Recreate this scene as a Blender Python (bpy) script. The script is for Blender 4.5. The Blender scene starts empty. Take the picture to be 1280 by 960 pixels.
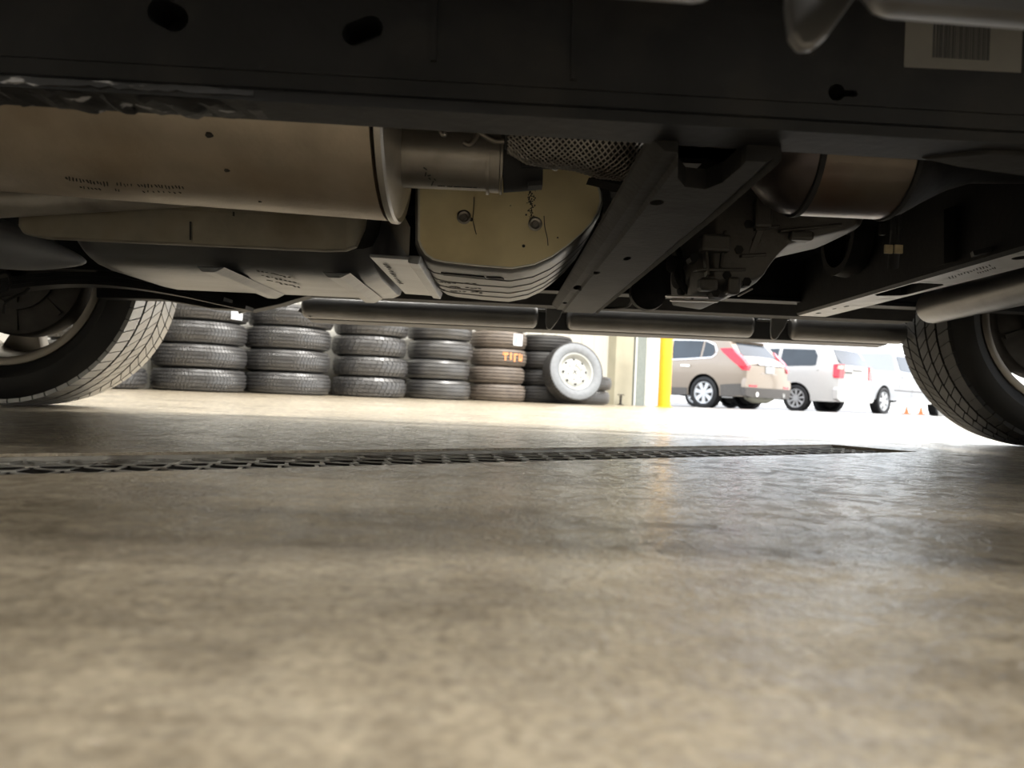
import bpy, bmesh, math, random
from mathutils import Vector, Matrix
from math import sin, cos, pi, radians as R

random.seed(7)
SC = bpy.context.scene
COL = SC.collection

# ------------------------------------------------------------------ camera
FPX = 961.0
HCAM = 0.10
PSI, PITCH, ROLL = R(0.9), math.atan(11 / FPX), math.atan(0.043)
_F = Vector((sin(PSI) * cos(PITCH), cos(PSI) * cos(PITCH), sin(PITCH)))
_R0 = Vector((cos(PSI), -sin(PSI), 0))
_U0 = _R0.cross(_F)
_R = _R0 * cos(ROLL) + _U0 * sin(ROLL)
_U = _U0 * cos(ROLL) - _R0 * sin(ROLL)
CAM = Vector((0, 0, HCAM))
cd = bpy.data.cameras.new('camera')
cam = bpy.data.objects.new('camera', cd)
COL.objects.link(cam)
cam.matrix_world = Matrix(((_R.x, _U.x, -_F.x, 0), (_R.y, _U.y, -_F.y, 0), (_R.z, _U.z, -_F.z, HCAM), (0, 0, 0, 1)))
cd.sensor_width = 36
cd.lens = FPX / 1280 * 36
cd.clip_start = 0.01
cd.clip_end = 300
cd.dof.use_dof = True
cd.dof.focus_distance = 1.35
cd.dof.aperture_fstop = 6.5
SC.camera = cam

# ------------------------------------------------------------------ sky, sun, lamps, exposure
SUN_DIR = Vector((0.62, 0.12, 0.78)).normalized()      # towards the sun
w = bpy.data.worlds.new('world')
SC.world = w
w.use_nodes = True
nt = w.node_tree
sky = nt.nodes.new('ShaderNodeTexSky')
sky.sky_type = 'NISHITA'
sky.sun_disc = False
sky.sun_elevation = math.asin(SUN_DIR.z)
sky.sun_rotation = math.atan2(SUN_DIR.x, SUN_DIR.y)
sky.dust_density = 3.0
sky.air_density = 1.0
hz = nt.nodes.new('ShaderNodeMix')
hz.data_type = 'RGBA'
hz.inputs[0].default_value = 0.62
hz.inputs[7].default_value = (7.0, 7.2, 7.4, 1)         # bright thin overcast mixed over the clear sky
nt.links.new(sky.outputs[0], hz.inputs[6])
bgn = nt.nodes['Background']
nt.links.new(hz.outputs[2], bgn.inputs[0])
bgn.inputs[1].default_value = 0.50
sl = bpy.data.lights.new('sun', 'SUN')
sl.energy = 1.35
sl.angle = R(2)
sl.color = (1, 0.95, 0.87)
so = bpy.data.objects.new('sun', sl)
COL.objects.link(so)
so.rotation_euler = SUN_DIR.to_track_quat('Z', 'Y').to_euler()

# building frame: U runs along the tyre wall, N through it to the outside
UV = Vector((0.78, 0.626, 0)).normalized()
NV = Vector((-UV.y, UV.x, 0))
W0 = Vector((-2.88, 6.85, 0))
ANG = math.atan2(UV.y, UV.x)


def BF(u, n, z=0.0):
    return W0 + UV * u + NV * n + Vector((0, 0, z))


for (u, n, pw) in ((-5.5, -9.6, 165), (-1.6, -10, 205), (3.0, -10.2, 195), (-5, -4.0, 190), (-1.0, -4.0, 290), (2.6, -4.0, 560), (5.8, -4.6, 430), (7, -8, 180), (11, -5, 150)):
    al = bpy.data.lights.new('unseen_ceiling_lamp', 'AREA')  # unseen lamps without fixtures, added to brighten floor and tyre wall
    al.shape = 'RECTANGLE'
    al.size, al.size_y = 1.3, 0.4
    al.energy = pw
    al.color = (1, 0.97, 0.92)
    ao = bpy.data.objects.new('unseen_ceiling_lamp', al)
    COL.objects.link(ao)
    ao.location = BF(u, n, 4.7)
    ao.rotation_euler = (0, 0, ANG)

vs = SC.view_settings
vs.view_transform = 'Standard'
vs.look = 'None'
vs.exposure = 0.0
vs.gamma = 1
vs.use_curve_mapping = False


# ------------------------------------------------------------------ pixel to world
def ray(px, py):
    return _F + _R * ((px - 640) / FPX) + _U * ((480 - py) / FPX)


def P(px, py, Y):
    d = ray(px, py)
    return CAM + d * (Y / d.y)


def PZ(px, py, z=0.0):
    d = ray(px, py)
    return CAM + d * ((z - HCAM) / d.z)


# ------------------------------------------------------------------ materials
def mat(name, col, rough=0.5, metal=0.0, var=0.12, scale=30, bump=0.0, bscale=None, spec=0.5, tint=None, tscale=6, tlo=0.55, thi=0.7, coat=0.0, stretch=None):
    m = bpy.data.materials.new(name)
    m.use_nodes = True
    t = m.node_tree
    b = t.nodes['Principled BSDF']
    b.inputs['Roughness'].default_value = rough
    b.inputs['Metallic'].default_value = metal
    b.inputs['Specular IOR Level'].default_value = spec
    b.inputs['Coat Weight'].default_value = coat
    tc = t.nodes.new('ShaderNodeTexCoord')
    src = tc.outputs['Object']
    if stretch:
        mp = t.nodes.new('ShaderNodeMapping')
        mp.inputs['Scale'].default_value = stretch
        t.links.new(src, mp.inputs[0])
        src = mp.outputs[0]
    n = t.nodes.new('ShaderNodeTexNoise')
    n.inputs['Scale'].default_value = scale
    n.inputs['Detail'].default_value = 5
    t.links.new(src, n.inputs['Vector'])
    r = t.nodes.new('ShaderNodeValToRGB')
    r.color_ramp.elements[0].position = 0.3
    r.color_ramp.elements[1].position = 0.7
    c = col
    r.color_ramp.elements[0].color = tuple(max(0, x * (1 - var)) for x in c) + (1,)
    r.color_ramp.elements[1].color = tuple(min(1, x * (1 + var)) for x in c) + (1,)
    t.links.new(n.outputs[0], r.inputs[0])
    out = r.outputs[0]
    if tint:
        n2 = t.nodes.new('ShaderNodeTexNoise')
        n2.inputs['Scale'].default_value = tscale
        n2.inputs['Detail'].default_value = 6
        t.links.new(src, n2.inputs['Vector'])
        r2 = t.nodes.new('ShaderNodeValToRGB')
        r2.color_ramp.elements[0].position = tlo
        r2.color_ramp.elements[1].position = thi
        t.links.new(n2.outputs[0], r2.inputs[0])
        mx = t.nodes.new('ShaderNodeMix')
        mx.data_type = 'RGBA'
        t.links.new(r2.outputs[0], mx.inputs[0])
        t.links.new(out, mx.inputs[6])
        mx.inputs[7].default_value = tuple(tint) + (1,)
        out = mx.outputs[2]
    t.links.new(out, b.inputs['Base Color'])
    if bump:
        n3 = t.nodes.new('ShaderNodeTexNoise')
        n3.inputs['Scale'].default_value = bscale or scale * 3
        n3.inputs['Detail'].default_value = 4
        t.links.new(src, n3.inputs['Vector'])
        bp = t.nodes.new('ShaderNodeBump')
        bp.inputs['Strength'].default_value = bump
        bp.inputs['Distance'].default_value = 0.002
        t.links.new(n3.outputs[0], bp.inputs['Height'])
        t.links.new(bp.outputs[0], b.inputs['Normal'])
    return m


def floor_mat():
    m = bpy.data.materials.new('polished_concrete')
    m.use_nodes = True
    t = m.node_tree
    L = t.links.new
    b = t.nodes['Principled BSDF']
    geo = t.nodes.new('ShaderNodeNewGeometry')

    def noise(scale, detail=6, dist=0.0, stretch=None, rot=0.0):
        src = geo.outputs['Position']
        if stretch:
            mp = t.nodes.new('ShaderNodeMapping')
            mp.inputs['Scale'].default_value = stretch
            mp.inputs['Rotation'].default_value = (0, 0, rot)
            L(src, mp.inputs[0])
            src = mp.outputs[0]
        n = t.nodes.new('ShaderNodeTexNoise')
        n.inputs['Scale'].default_value = scale
        n.inputs['Detail'].default_value = detail
        n.inputs['Distortion'].default_value = dist
        L(src, n.inputs['Vector'])
        return n.outputs[0]

    def ramp(v, p0, c0, p1, c1):
        r = t.nodes.new('ShaderNodeValToRGB')
        r.color_ramp.elements[0].position = p0
        r.color_ramp.elements[1].position = p1
        r.color_ramp.elements[0].color = c0 + (1,)
        r.color_ramp.elements[1].color = c1 + (1,)
        L(v, r.inputs[0])
        return r.outputs[0]

    def mul(a, c, f=1.0):
        x = t.nodes.new('ShaderNodeMix')
        x.data_type = 'RGBA'
        x.blend_type = 'MULTIPLY'
        x.inputs[0].default_value = f
        L(a, x.inputs[6])
        L(c, x.inputs[7])
        return x.outputs[2]
    c = ramp(noise(2.6, 8, 0.8), 0.3, (0.39, 0.33, 0.24), 0.72, (0.62, 0.54, 0.41))
    c = mul(c, ramp(noise(14, 8, 1.2), 0.32, (0.66, 0.64, 0.62), 0.55, (1, 1, 1)), 0.7)
    c = mul(c, ramp(noise(190, 4), 0.38, (0.5, 0.49, 0.48), 0.54, (1, 1, 1)), 0.55)
    c = mul(c, ramp(noise(48, 6, 1.0), 0.36, (0.62, 0.60, 0.58), 0.54, (1, 1, 1)), 0.4)
    c = mul(c, ramp(noise(9, 8, 0.6, (0.35, 1.6, 1), 0.5), 0.36, (0.5, 0.48, 0.46), 0.5, (1, 1, 1)), 0.7)
    L(c, b.inputs['Base Color'])
    rr = t.nodes.new('ShaderNodeMapRange')
    L(noise(7, 7, 0.8), rr.inputs[0])
    rr.inputs[1].default_value = 0.3
    rr.inputs[2].default_value = 0.7
    rr.inputs[3].default_value = 0.30
    rr.inputs[4].default_value = 0.48
    L(rr.outputs[0], b.inputs['Roughness'])
    b.inputs['Specular IOR Level'].default_value = 0.5
    cw = t.nodes.new('ShaderNodeMapRange')
    L(noise(26, 8, 1.5), cw.inputs[0])
    cw.inputs[1].default_value = 0.40
    cw.inputs[2].default_value = 0.54
    cw.inputs[3].default_value = 0.3
    cw.inputs[4].default_value = 1.0
    L(cw.outputs[0], b.inputs['Coat Weight'])
    b.inputs['Coat Roughness'].default_value = 0.2
    b.inputs['Coat IOR'].default_value = 1.7
    ad = t.nodes.new('ShaderNodeMath')
    ad.operation = 'MULTIPLY_ADD'
    L(noise(210, 5, 0.6), ad.inputs[0])
    ad.inputs[1].default_value = 0.55
    L(noise(62, 8, 1.4), ad.inputs[2])
    bp = t.nodes.new('ShaderNodeBump')
    bp.inputs['Strength'].default_value = 0.6
    bp.inputs['Distance'].default_value = 0.005
    L(ad.outputs[0], bp.inputs['Height'])
    L(bp.outputs[0], b.inputs['Normal'])
    L(bp.outputs[0], b.inputs['Coat Normal'])
    return m


def glass_mat(name, col, rough=0.05):
    return mat(name, col, rough, 0.0, 0.05, 3, spec=0.9)


M = {}
M['floor'] = floor_mat()
M['apron'] = mat('bright_concrete', (0.20, 0.197, 0.19), 0.75, var=0.12, scale=2, bump=0.2, bscale=30)
M['pit'] = mat('dark_pit', (0.02, 0.018, 0.016), 0.9)
M['grate'] = mat('galvanised_grate', (0.40, 0.385, 0.36), 0.42, 0.5, 0.3, 25, 0.3, tint=(0.10, 0.08, 0.065), tscale=12)
M['wallp'] = mat('cream_steel_panel', (0.56, 0.55, 0.505), 0.45, var=0.05, scale=2)
M['white'] = mat('white_painted_trim', (0.80, 0.80, 0.78), 0.5, var=0.03)
M['cream'] = mat('cream_painted_steel', (0.42, 0.40, 0.31), 0.5, var=0.08, scale=4)
M['jamb'] = mat('grey_green_steel', (0.22, 0.25, 0.235), 0.45, var=0.1)
M['ceil'] = mat('ceiling_liner', (0.55, 0.54, 0.50), 0.8, var=0.05, scale=1)
M['yellow'] = mat('yellow_sleeve', (0.85, 0.46, 0.02), 0.4, var=0.05)
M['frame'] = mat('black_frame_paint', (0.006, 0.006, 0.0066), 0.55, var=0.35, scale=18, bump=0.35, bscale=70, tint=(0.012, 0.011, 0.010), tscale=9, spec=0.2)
M['cross'] = mat('dusty_black_steel', (0.0145, 0.0142, 0.014), 0.68, var=0.3, scale=25, bump=0.4, bscale=90, tint=(0.025, 0.024, 0.0225), tscale=14, spec=0.18)
M['scrape'] = mat('scraped_steel', (0.014, 0.014, 0.015), 0.5, 0.0, 0.4, 40, 0.8, 60, tint=(0.26, 0.26, 0.27), tscale=60, tlo=0.60, thi=0.66, stretch=(0.5, 1, 2), spec=0.3)
M['muffler'] = mat('aluminised_steel', (0.47, 0.40, 0.31), 0.40, 0.5, 0.14, 14, 0.25, 160, tint=(0.31, 0.235, 0.155), tscale=5, tlo=0.45, thi=0.75)
M['muffcap'] = mat('bare_aluminised_cap', (0.50, 0.47, 0.42), 0.38, 0.7, 0.15, 20, 0.2)
M['pipe'] = mat('exhaust_pipe_steel', (0.31, 0.285, 0.25), 0.38, 0.7, 0.15, 18, 0.2, tint=(0.15, 0.13, 0.11), tscale=8)
M['tailpipe'] = mat('grey_tail_pipe_steel', (0.46, 0.44, 0.40), 0.42, 0.55, 0.15, 18, 0.2, tint=(0.25, 0.235, 0.21), tscale=9)
M['braid'] = mat('braided_stainless', (0.26, 0.24, 0.215), 0.32, 0.85, 0.2, 60)
M['black'] = mat('dull_black', (0.014, 0.014, 0.015), 0.75, var=0.3)
M['cat'] = mat('heat_stained_steel', (0.11, 0.09, 0.072), 0.3, 0.75, 0.2, 12, 0.15, tint=(0.11, 0.06, 0.04), tscale=7, tlo=0.5, thi=0.75)
M['cone'] = mat('dark_heat_stained_cone', (0.07, 0.058, 0.055), 0.32, 0.7, 0.25, 14, 0.15, tint=(0.10, 0.045, 0.04), tscale=9)
M['shield'] = mat('tan_heat_shield', (0.86, 0.74, 0.45), 0.5, 0.1, 0.10, 7, 0.15, 120, tint=(0.52, 0.41, 0.20), tscale=4, tlo=0.5, thi=0.8)
M['shieldedge'] = mat('bare_shield_edge', (0.72, 0.70, 0.62), 0.4, 0.5)
M['tank'] = mat('grey_tank_plastic', (0.17, 0.168, 0.165), 0.42, 0.0, 0.2, 10, 0.2, 100, tint=(0.30, 0.28, 0.25), tscale=6)
M['tankband'] = mat('dusty_tank_steel', (0.25, 0.225, 0.175), 0.5, 0.25, 0.15, 18, 0.3, 90, tint=(0.20, 0.17, 0.12), tscale=9)
M['tanklo'] = mat('tank_underside', (0.215, 0.222, 0.235), 0.36, 0.55, 0.2, 9, 0.2, 110, tint=(0.16, 0.155, 0.15), tscale=5, stretch=(0.5, 1.5, 1))
M['tankend'] = mat('blue_grey_tank_end', (0.24, 0.25, 0.27), 0.45, 0.0, 0.2, 9, 0.2, 110)
M['ink'] = mat('dark_ink', (0.02, 0.02, 0.02), 0.7)
M['alu'] = mat('cast_aluminium', (0.068, 0.063, 0.057), 0.5, 0.35, 0.25, 14, 0.5, 80, tint=(0.06, 0.052, 0.045), tscale=7)
M['alubright'] = mat('bright_cast_edge', (0.40, 0.38, 0.36), 0.35, 0.7, 0.2)
M['lowface'] = mat('grey_frame_underside', (0.52, 0.52, 0.52), 0.45, 0.2, 0.12, 20, 0.15, 120, tint=(0.22, 0.22, 0.22), tscale=16)
M['step'] = mat('satin_step_tube', (0.12, 0.118, 0.116), 0.36, 0.55, 0.15, 15, 0.1)
M['steppad'] = mat('black_step_pad', (0.015, 0.015, 0.016), 0.5)
M['rubber'] = mat('tyre_rubber', (0.012, 0.0118, 0.0118), 0.6, var=0.25, scale=12)
M['tread'] = mat('lit_rear_tread_rubber', (0.11, 0.108, 0.10), 0.36, var=0.25, scale=30, bump=0.25, spec=1.0, coat=1.0)  # rear tread: bright daylight on it put into a paler, glossier rubber
M['tread'].node_tree.nodes['Principled BSDF'].inputs['Coat IOR'].default_value = 2.0
M['tread'].node_tree.nodes['Principled BSDF'].inputs['Coat Roughness'].default_value = 0.34
M['treaddark'] = mat('shaded_front_tread_rubber', (0.018, 0.018, 0.018), 0.65, var=0.2, scale=30, bump=0.3, spec=0.3)  # front tread: its shade put into a darker copy of the rubber
M['tiregrey'] = mat('used_tyre_rubber', (0.058, 0.057, 0.057), 0.38, var=0.2, scale=8, spec=1.0)
M['tirebrown'] = mat('dusty_brown_tyre_rubber', (0.15, 0.125, 0.105), 0.5, var=0.2, scale=8)
M['tiredark'] = mat('dark_used_tyre_rubber', (0.035, 0.034, 0.034), 0.6, var=0.2, scale=8)
M['rim'] = mat('bronze_grey_alloy', (0.20, 0.178, 0.148), 0.38, 0.6, 0.1, 10)
M['iron'] = mat('brake_iron', (0.05, 0.046, 0.042), 0.6, 0.5, 0.3, 20)
M['sidewhite'] = mat('grey_dusty_sidewall', (0.20, 0.215, 0.235), 0.6, var=0.1)
M['steelwheel'] = mat('white_steel_wheel_paint', (0.46, 0.47, 0.455), 0.4, var=0.05)
M['body'] = mat('dark_body_paint', (0.03, 0.032, 0.036), 0.3, coat=0.5, var=0.02)
M['paper'] = mat('aged_paper_label', (0.10, 0.093, 0.083), 0.7, var=0.1)
M['tag'] = mat('tan_tag', (0.40, 0.33, 0.20), 0.6, var=0.2, scale=90)
M['suv'] = mat('tan_metallic_paint', (0.36, 0.295, 0.235), 0.28, 0.35, 0.02, coat=0.6)
M['vanp'] = mat('white_van_paint', (0.70, 0.685, 0.66), 0.3, var=0.02, coat=0.5)
M['trk'] = mat('white_truck_paint', (0.44, 0.45, 0.46), 0.3, var=0.02, coat=0.5)
M['glass'] = mat('tinted_window', (0.05, 0.065, 0.08), 0.06, var=0.2, scale=1, spec=0.5)
M['clad'] = mat('grey_bumper_cladding', (0.13, 0.12, 0.11), 0.6)
M['red'] = mat('red_lamp_lens', (0.75, 0.02, 0.05), 0.2, var=0.1, coat=0.6)
M['clear'] = mat('clear_lamp_lens', (0.85, 0.72, 0.55), 0.2, coat=0.5)
M['plate'] = mat('pale_number_plate', (0.75, 0.78, 0.80), 0.4)
M['chrome'] = mat('chrome', (0.8, 0.8, 0.8), 0.12, 1.0, 0.02)
M['hub'] = mat('silver_alloy', (0.66, 0.67, 0.68), 0.3, 0.4, 0.04)
M['orange'] = mat('orange_cone_plastic', (0.85, 0.18, 0.05), 0.5)
M['sticker'] = mat('white_sticker', (0.75, 0.80, 0.85), 0.5, var=0.05)
M['bluemark'] = mat('blue_sticker_print', (0.25, 0.45, 0.62), 0.5)
M['ormark'] = mat('orange_chalk', (0.78, 0.30, 0.12), 0.7)


# ------------------------------------------------------------------ mesh kit
class K:
    def __init__(s):
        s.v, s.f, s.m = [], [], []
        s.mi = 0

    def add(s, vs, fs):
        o = len(s.v)
        s.v += [Vector(x) for x in vs]
        for f in fs:
            s.f.append([i + o for i in f])
            s.m.append(s.mi)
        return s

    def box(s, c, size, rot=None):
        x, y, z = (a / 2 for a in size)
        vs = [Vector((i, j, k)) for i in (-x, x) for j in (-y, y) for k in (-z, z)]
        if rot is not None:
            vs = [rot @ q for q in vs]
        c = Vector(c)
        return s.add([q + c for q in vs], [(0, 1, 3, 2), (4, 6, 7, 5), (0, 4, 5, 1), (2, 3, 7, 6), (0, 2, 6, 4), (1, 5, 7, 3)])

    def bar(s, a, b, wd, ht, up=(0, 0, 1)):
        a, b = Vector(a), Vector(b)
        d = (b - a).normalized()
        up = Vector(up)
        sd = d.cross(up).normalized()
        u2 = sd.cross(d).normalized()
        vs = []
        for q in (a, b):
            for i, j in ((-1, -1), (1, -1), (1, 1), (-1, 1)):
                vs.append(q + sd * i * wd / 2 + u2 * j * ht / 2)
        return s.add(vs, [(3, 2, 1, 0), (4, 5, 6, 7), (0, 1, 5, 4), (1, 2, 6, 5), (2, 3, 7, 6), (3, 0, 4, 7)])

    def cyl(s, a, b, r0, r1=None, n=24, cap=True):
        return s.tube([a, b], [r0, r0 if r1 is None else r1], n, cap)

    def tube(s, pts, rad, n=16, cap=True, sx=1.0, up=(0, 0, 1)):
        pts = [Vector(p) for p in pts]
        if not isinstance(rad, (list, tuple)):
            rad = [rad] * len(pts)
        vs, fs = [], []
        for i, p in enumerate(pts):
            if i == 0:
                d = pts[1] - p
            elif i == len(pts) - 1:
                d = p - pts[i - 1]
            else:
                d = (pts[i + 1] - p).normalized() + (p - pts[i - 1]).normalized()
            d.normalize()
            u = Vector(up)
            if abs(d.dot(u)) > 0.95:
                u = Vector((1, 0, 0))
            a = d.cross(u).normalized()
            b = a.cross(d).normalized()
            for k in range(n):
                t = 2 * pi * k / n
                vs.append(p + (a * cos(t) * sx + b * sin(t)) * rad[i])
        for i in range(len(pts) - 1):
            for k in range(n):
                k2 = (k + 1) % n
                fs.append((i * n + k, i * n + k2, (i + 1) * n + k2, (i + 1) * n + k))
        if cap:
            fs.append(tuple(range(n - 1, -1, -1)))
            e = (len(pts) - 1) * n
            fs.append(tuple(e + k for k in range(n)))
        return s.add(vs, fs)

    def lathe(s, prof, org=(0, 0, 0), axis='Y', n=48, closed=False):
        # prof: (along axis, radius)
        org = Vector(org)
        vs, fs = [], []
        for (a, r) in prof:
            for k in range(n):
                t = 2 * pi * k / n
                c_, s_ = cos(t) * r, sin(t) * r
                q = {'Y': (c_, a, s_), 'X': (a, c_, s_), 'Z': (c_, s_, a)}[axis]
                vs.append(org + Vector(q))
        m = len(prof)
        for i in range(m if closed else m - 1):
            j = (i + 1) % m
            for k in range(n):
                k2 = (k + 1) % n
                fs.append((i * n + k, j * n + k, j * n + k2, i * n + k2))
        return s.add(vs, fs)

    def prism(s, poly, ext):
        # poly: list of Vector, ext: Vector
        n = len(poly)
        ext = Vector(ext)
        vs = [Vector(p) for p in poly] + [Vector(p) + ext for p in poly]
        fs = [tuple(range(n)), tuple(range(2 * n - 1, n - 1, -1))]
        for i in range(n):
            j = (i + 1) % n
            fs.append((i, i + n, j + n, j))
        return s.add(vs, fs)

    def loft(s, rings, cap=True, closed=True):
        n = len(rings[0])
        vs = [Vector(p) for r in rings for p in r]
        fs = []
        for i in range(len(rings) - 1):
            for k in range(n if closed else n - 1):
                k2 = (k + 1) % n
                fs.append((i * n + k, i * n + k2, (i + 1) * n + k2, (i + 1) * n + k))
        if cap and closed:
            fs.append(tuple(range(n - 1, -1, -1)))
            e = (len(rings) - 1) * n
            fs.append(tuple(e + k for k in range(n)))
        return s.add(vs, fs)

    def build(s, name, mats, parent=None, org=None, smooth=None, bevel=0.0, bseg=2):
        me = bpy.data.meshes.new(name)
        org = Vector(org) if org is not None else Vector((0, 0, 0))
        me.from_pydata([tuple(q - org) for q in s.v], [], s.f)
        if not isinstance(mats, (list, tuple)):
            mats = [mats]
        for m in mats:
            me.materials.append(m)
        for p, i in zip(me.polygons, s.m):
            p.material_index = min(i, len(mats) - 1)
        bm = bmesh.new()
        bm.from_mesh(me)
        bmesh.ops.recalc_face_normals(bm, faces=bm.faces)
        if bevel:
            es = [e for e in bm.edges if len(e.link_faces) == 2 and e.calc_face_angle(0) > 0.5]
            bmesh.ops.bevel(bm, geom=es, offset=bevel, segments=bseg, affect='EDGES', profile=0.5, clamp_overlap=True)
        if smooth:
            for f in bm.faces:
                f.smooth = True
            for e in bm.edges:
                if len(e.link_faces) == 2 and e.calc_face_angle(0) > R(smooth):
                    e.smooth = False
        bm.to_mesh(me)
        bm.free()
        o = bpy.data.objects.new(name, me)
        COL.objects.link(o)
        if parent is not None:
            o.parent = parent
        return o


def each(k, name, m, parent, org=None, **kw):
    """every loose piece of the kit as an object of its own"""
    n = len(k.v)
    par = list(range(n))

    def find(a):
        while par[a] != a:
            par[a] = par[par[a]]
            a = par[a]
        return a
    for f in k.f:
        for b in f[1:]:
            par[find(b)] = find(f[0])
    grp = {}
    for f, mi in zip(k.f, k.m):
        grp.setdefault(find(f[0]), []).append((f, mi))
    out = []
    for g_ in grp.values():
        idx = {}
        q = K()
        for f, mi in g_:
            for v in f:
                if v not in idx:
                    idx[v] = len(q.v)
                    q.v.append(k.v[v])
            q.f.append([idx[v] for v in f])
            q.m.append(mi)
        out.append(q.build(name, m, parent, org, **kw))
    return out


def cut(o, cutters):
    """real holes: boolean difference baked into the mesh, cutters (K) thrown away"""
    tmp = []
    bpy.context.view_layer.update()
    for c in cutters:
        q = c.build('cutter', [], None)
        q.matrix_world = o.matrix_world
        md = o.modifiers.new('cut', 'BOOLEAN')
        md.operation = 'DIFFERENCE'
        md.solver = 'EXACT'
        md.object = q
        tmp.append(q)
    dg = bpy.context.evaluated_depsgraph_get()
    dg.update()
    me = bpy.data.meshes.new_from_object(o.evaluated_get(dg))
    o.modifiers.clear()
    old = o.data
    nm = old.name
    o.data = me
    bpy.data.meshes.remove(old)
    me.name = nm
    for q in tmp:
        m_ = q.data
        bpy.data.objects.remove(q)
        bpy.data.meshes.remove(m_)
    return o


def tag(o, label=None, cat=None, group=None, kind=None):
    if label:
        o['label'] = label
    if cat:
        o['category'] = cat
    if group:
        o['group'] = group
    if kind:
        o['kind'] = kind
    return o


def thing(name, label, cat, loc, rotz=0.0, group=None):
    o = bpy.data.objects.new(name, None)
    COL.objects.link(o)
    o.empty_display_size = 0.1
    o.location = loc
    o.rotation_euler = (0, 0, rotz)
    return tag(o, label, cat, group)


def copy_tree(o, parent=None):
    c = o.copy()
    COL.objects.link(c)
    c.parent = parent
    for ch in list(o.children):
        copy_tree(ch, c)
    return c


def smoothpath(pts, n=6):
    """Catmull-Rom through points"""
    pts = [Vector(p) for p in pts]
    out = []
    for i in range(len(pts) - 1):
        p0, p1, p2, p3 = pts[max(i - 1, 0)], pts[i], pts[i + 1], pts[min(i + 2, len(pts) - 1)]
        for k in range(n):
            t = k / n
            out.append(0.5 * ((2 * p1) + (p2 - p0) * t + (2 * p0 - 5 * p1 + 4 * p2 - p3) * t * t + (3 * p1 - p0 - 3 * p2 + p3) * t ** 3))
    out.append(pts[-1])
    return out


# ================================================================== STRUCTURE
# trench position from the floor
tA = PZ(640, 560)
tE = PZ(1040, 555.5)
td = (tE - tA).normalized()
td.z = 0
td.normalize()
tn = Vector((td.y, -td.x, 0))             # towards the camera
TW = 0.225
T0 = tA - td * 3.2                          # left end, out of frame
TL = (tE - T0).length
PIT = 0.16


def TF(a, b, z=0.0):                        # along, towards camera from the far edge
    q = T0 + td * a + tn * b
    return Vector((q.x, q.y, z))


# floor slab with a rectangular trench opening
fl = K()
far = 40
k1 = [TF(-12, -13), TF(24, -13), TF(24, 0), TF(-12, 0)]
pieces = [
    [TF(-14, -14), TF(TL + 14, -14), TF(TL + 14, 0), TF(-14, 0)],
    [TF(-14, TW), TF(TL + 14, TW), TF(TL + 14, 14), TF(-14, 14)],
    [TF(-14, 0), TF(0, 0), TF(0, TW), TF(-14, TW)],
    [TF(TL, 0), TF(TL + 14, 0), TF(TL + 14, TW), TF(TL, TW)]]
# the far piece stops at the wall line, where the apron starts
wall_b = (BF(3, 0.12) - T0).dot(tn)
pieces[0] = [TF(-14, wall_b), TF(TL + 14, wall_b), TF(TL + 14, 0), TF(-14, 0)]
for p in pieces:
    fl.add(p, [(0, 1, 2, 3)])
# trench walls
for a, b in (((0, 0), (TL, 0)), ((TL, TW), (0, TW)), ((TL, 0), (TL, TW)), ((0, TW), (0, 0))):
    fl.add([TF(*a), TF(*b), TF(*b, -PIT), TF(*a, -PIT)], [(0, 1, 2, 3)])
floor = fl.build('floor', M['floor'])
tag(floor, kind='structure')
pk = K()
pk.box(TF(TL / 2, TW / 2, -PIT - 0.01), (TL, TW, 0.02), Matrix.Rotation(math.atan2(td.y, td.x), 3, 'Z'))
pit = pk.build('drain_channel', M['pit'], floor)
# darker lining down the inner faces
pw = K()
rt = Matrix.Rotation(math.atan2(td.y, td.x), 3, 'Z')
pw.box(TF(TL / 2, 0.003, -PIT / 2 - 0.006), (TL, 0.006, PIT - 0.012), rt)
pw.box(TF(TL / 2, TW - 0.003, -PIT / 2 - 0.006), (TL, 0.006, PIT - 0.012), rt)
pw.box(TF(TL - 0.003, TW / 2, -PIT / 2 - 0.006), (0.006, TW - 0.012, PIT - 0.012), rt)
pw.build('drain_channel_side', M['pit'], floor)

# outside apron
ap = K()
ap.add([TF(-30, wall_b, -0.01), TF(45, wall_b, -0.01), TF(45, wall_b - 2.2, -0.07), TF(-30, wall_b - 2.2, -0.07), TF(45, -70, -0.07), TF(-30, -70, -0.07)],
       [(0, 1, 2, 3), (3, 2, 4, 5)])
ap.add([TF(-14, wall_b, 0), TF(TL + 14, wall_b, 0), TF(TL + 14, wall_b, -0.06), TF(-14, wall_b, -0.06)], [(0, 1, 2, 3)])
tag(ap.build('ground', M['apron']), kind='structure')

RZ = Matrix.Rotation(ANG, 3, 'Z')
JU = 6.10                                   # where the tyre wall stops
OPEN_END = 16.6


def wall_box(name, u0, u1, n0, n1, z0, z1, m, parent=None):
    k = K()
    c = (BF(u0, n0, z0) + BF(u1, n1, z1)) / 2
    k.box(c, (abs(u1 - u0), abs(n1 - n0), z1 - z0), RZ)
    o = k.build(name, m, parent)
    return o


wb = wall_box('wall_back', -9, JU - 0.28, 0.03, 0.13, 0, 5, M['wallp'])
tag(wb, kind='structure')
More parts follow.
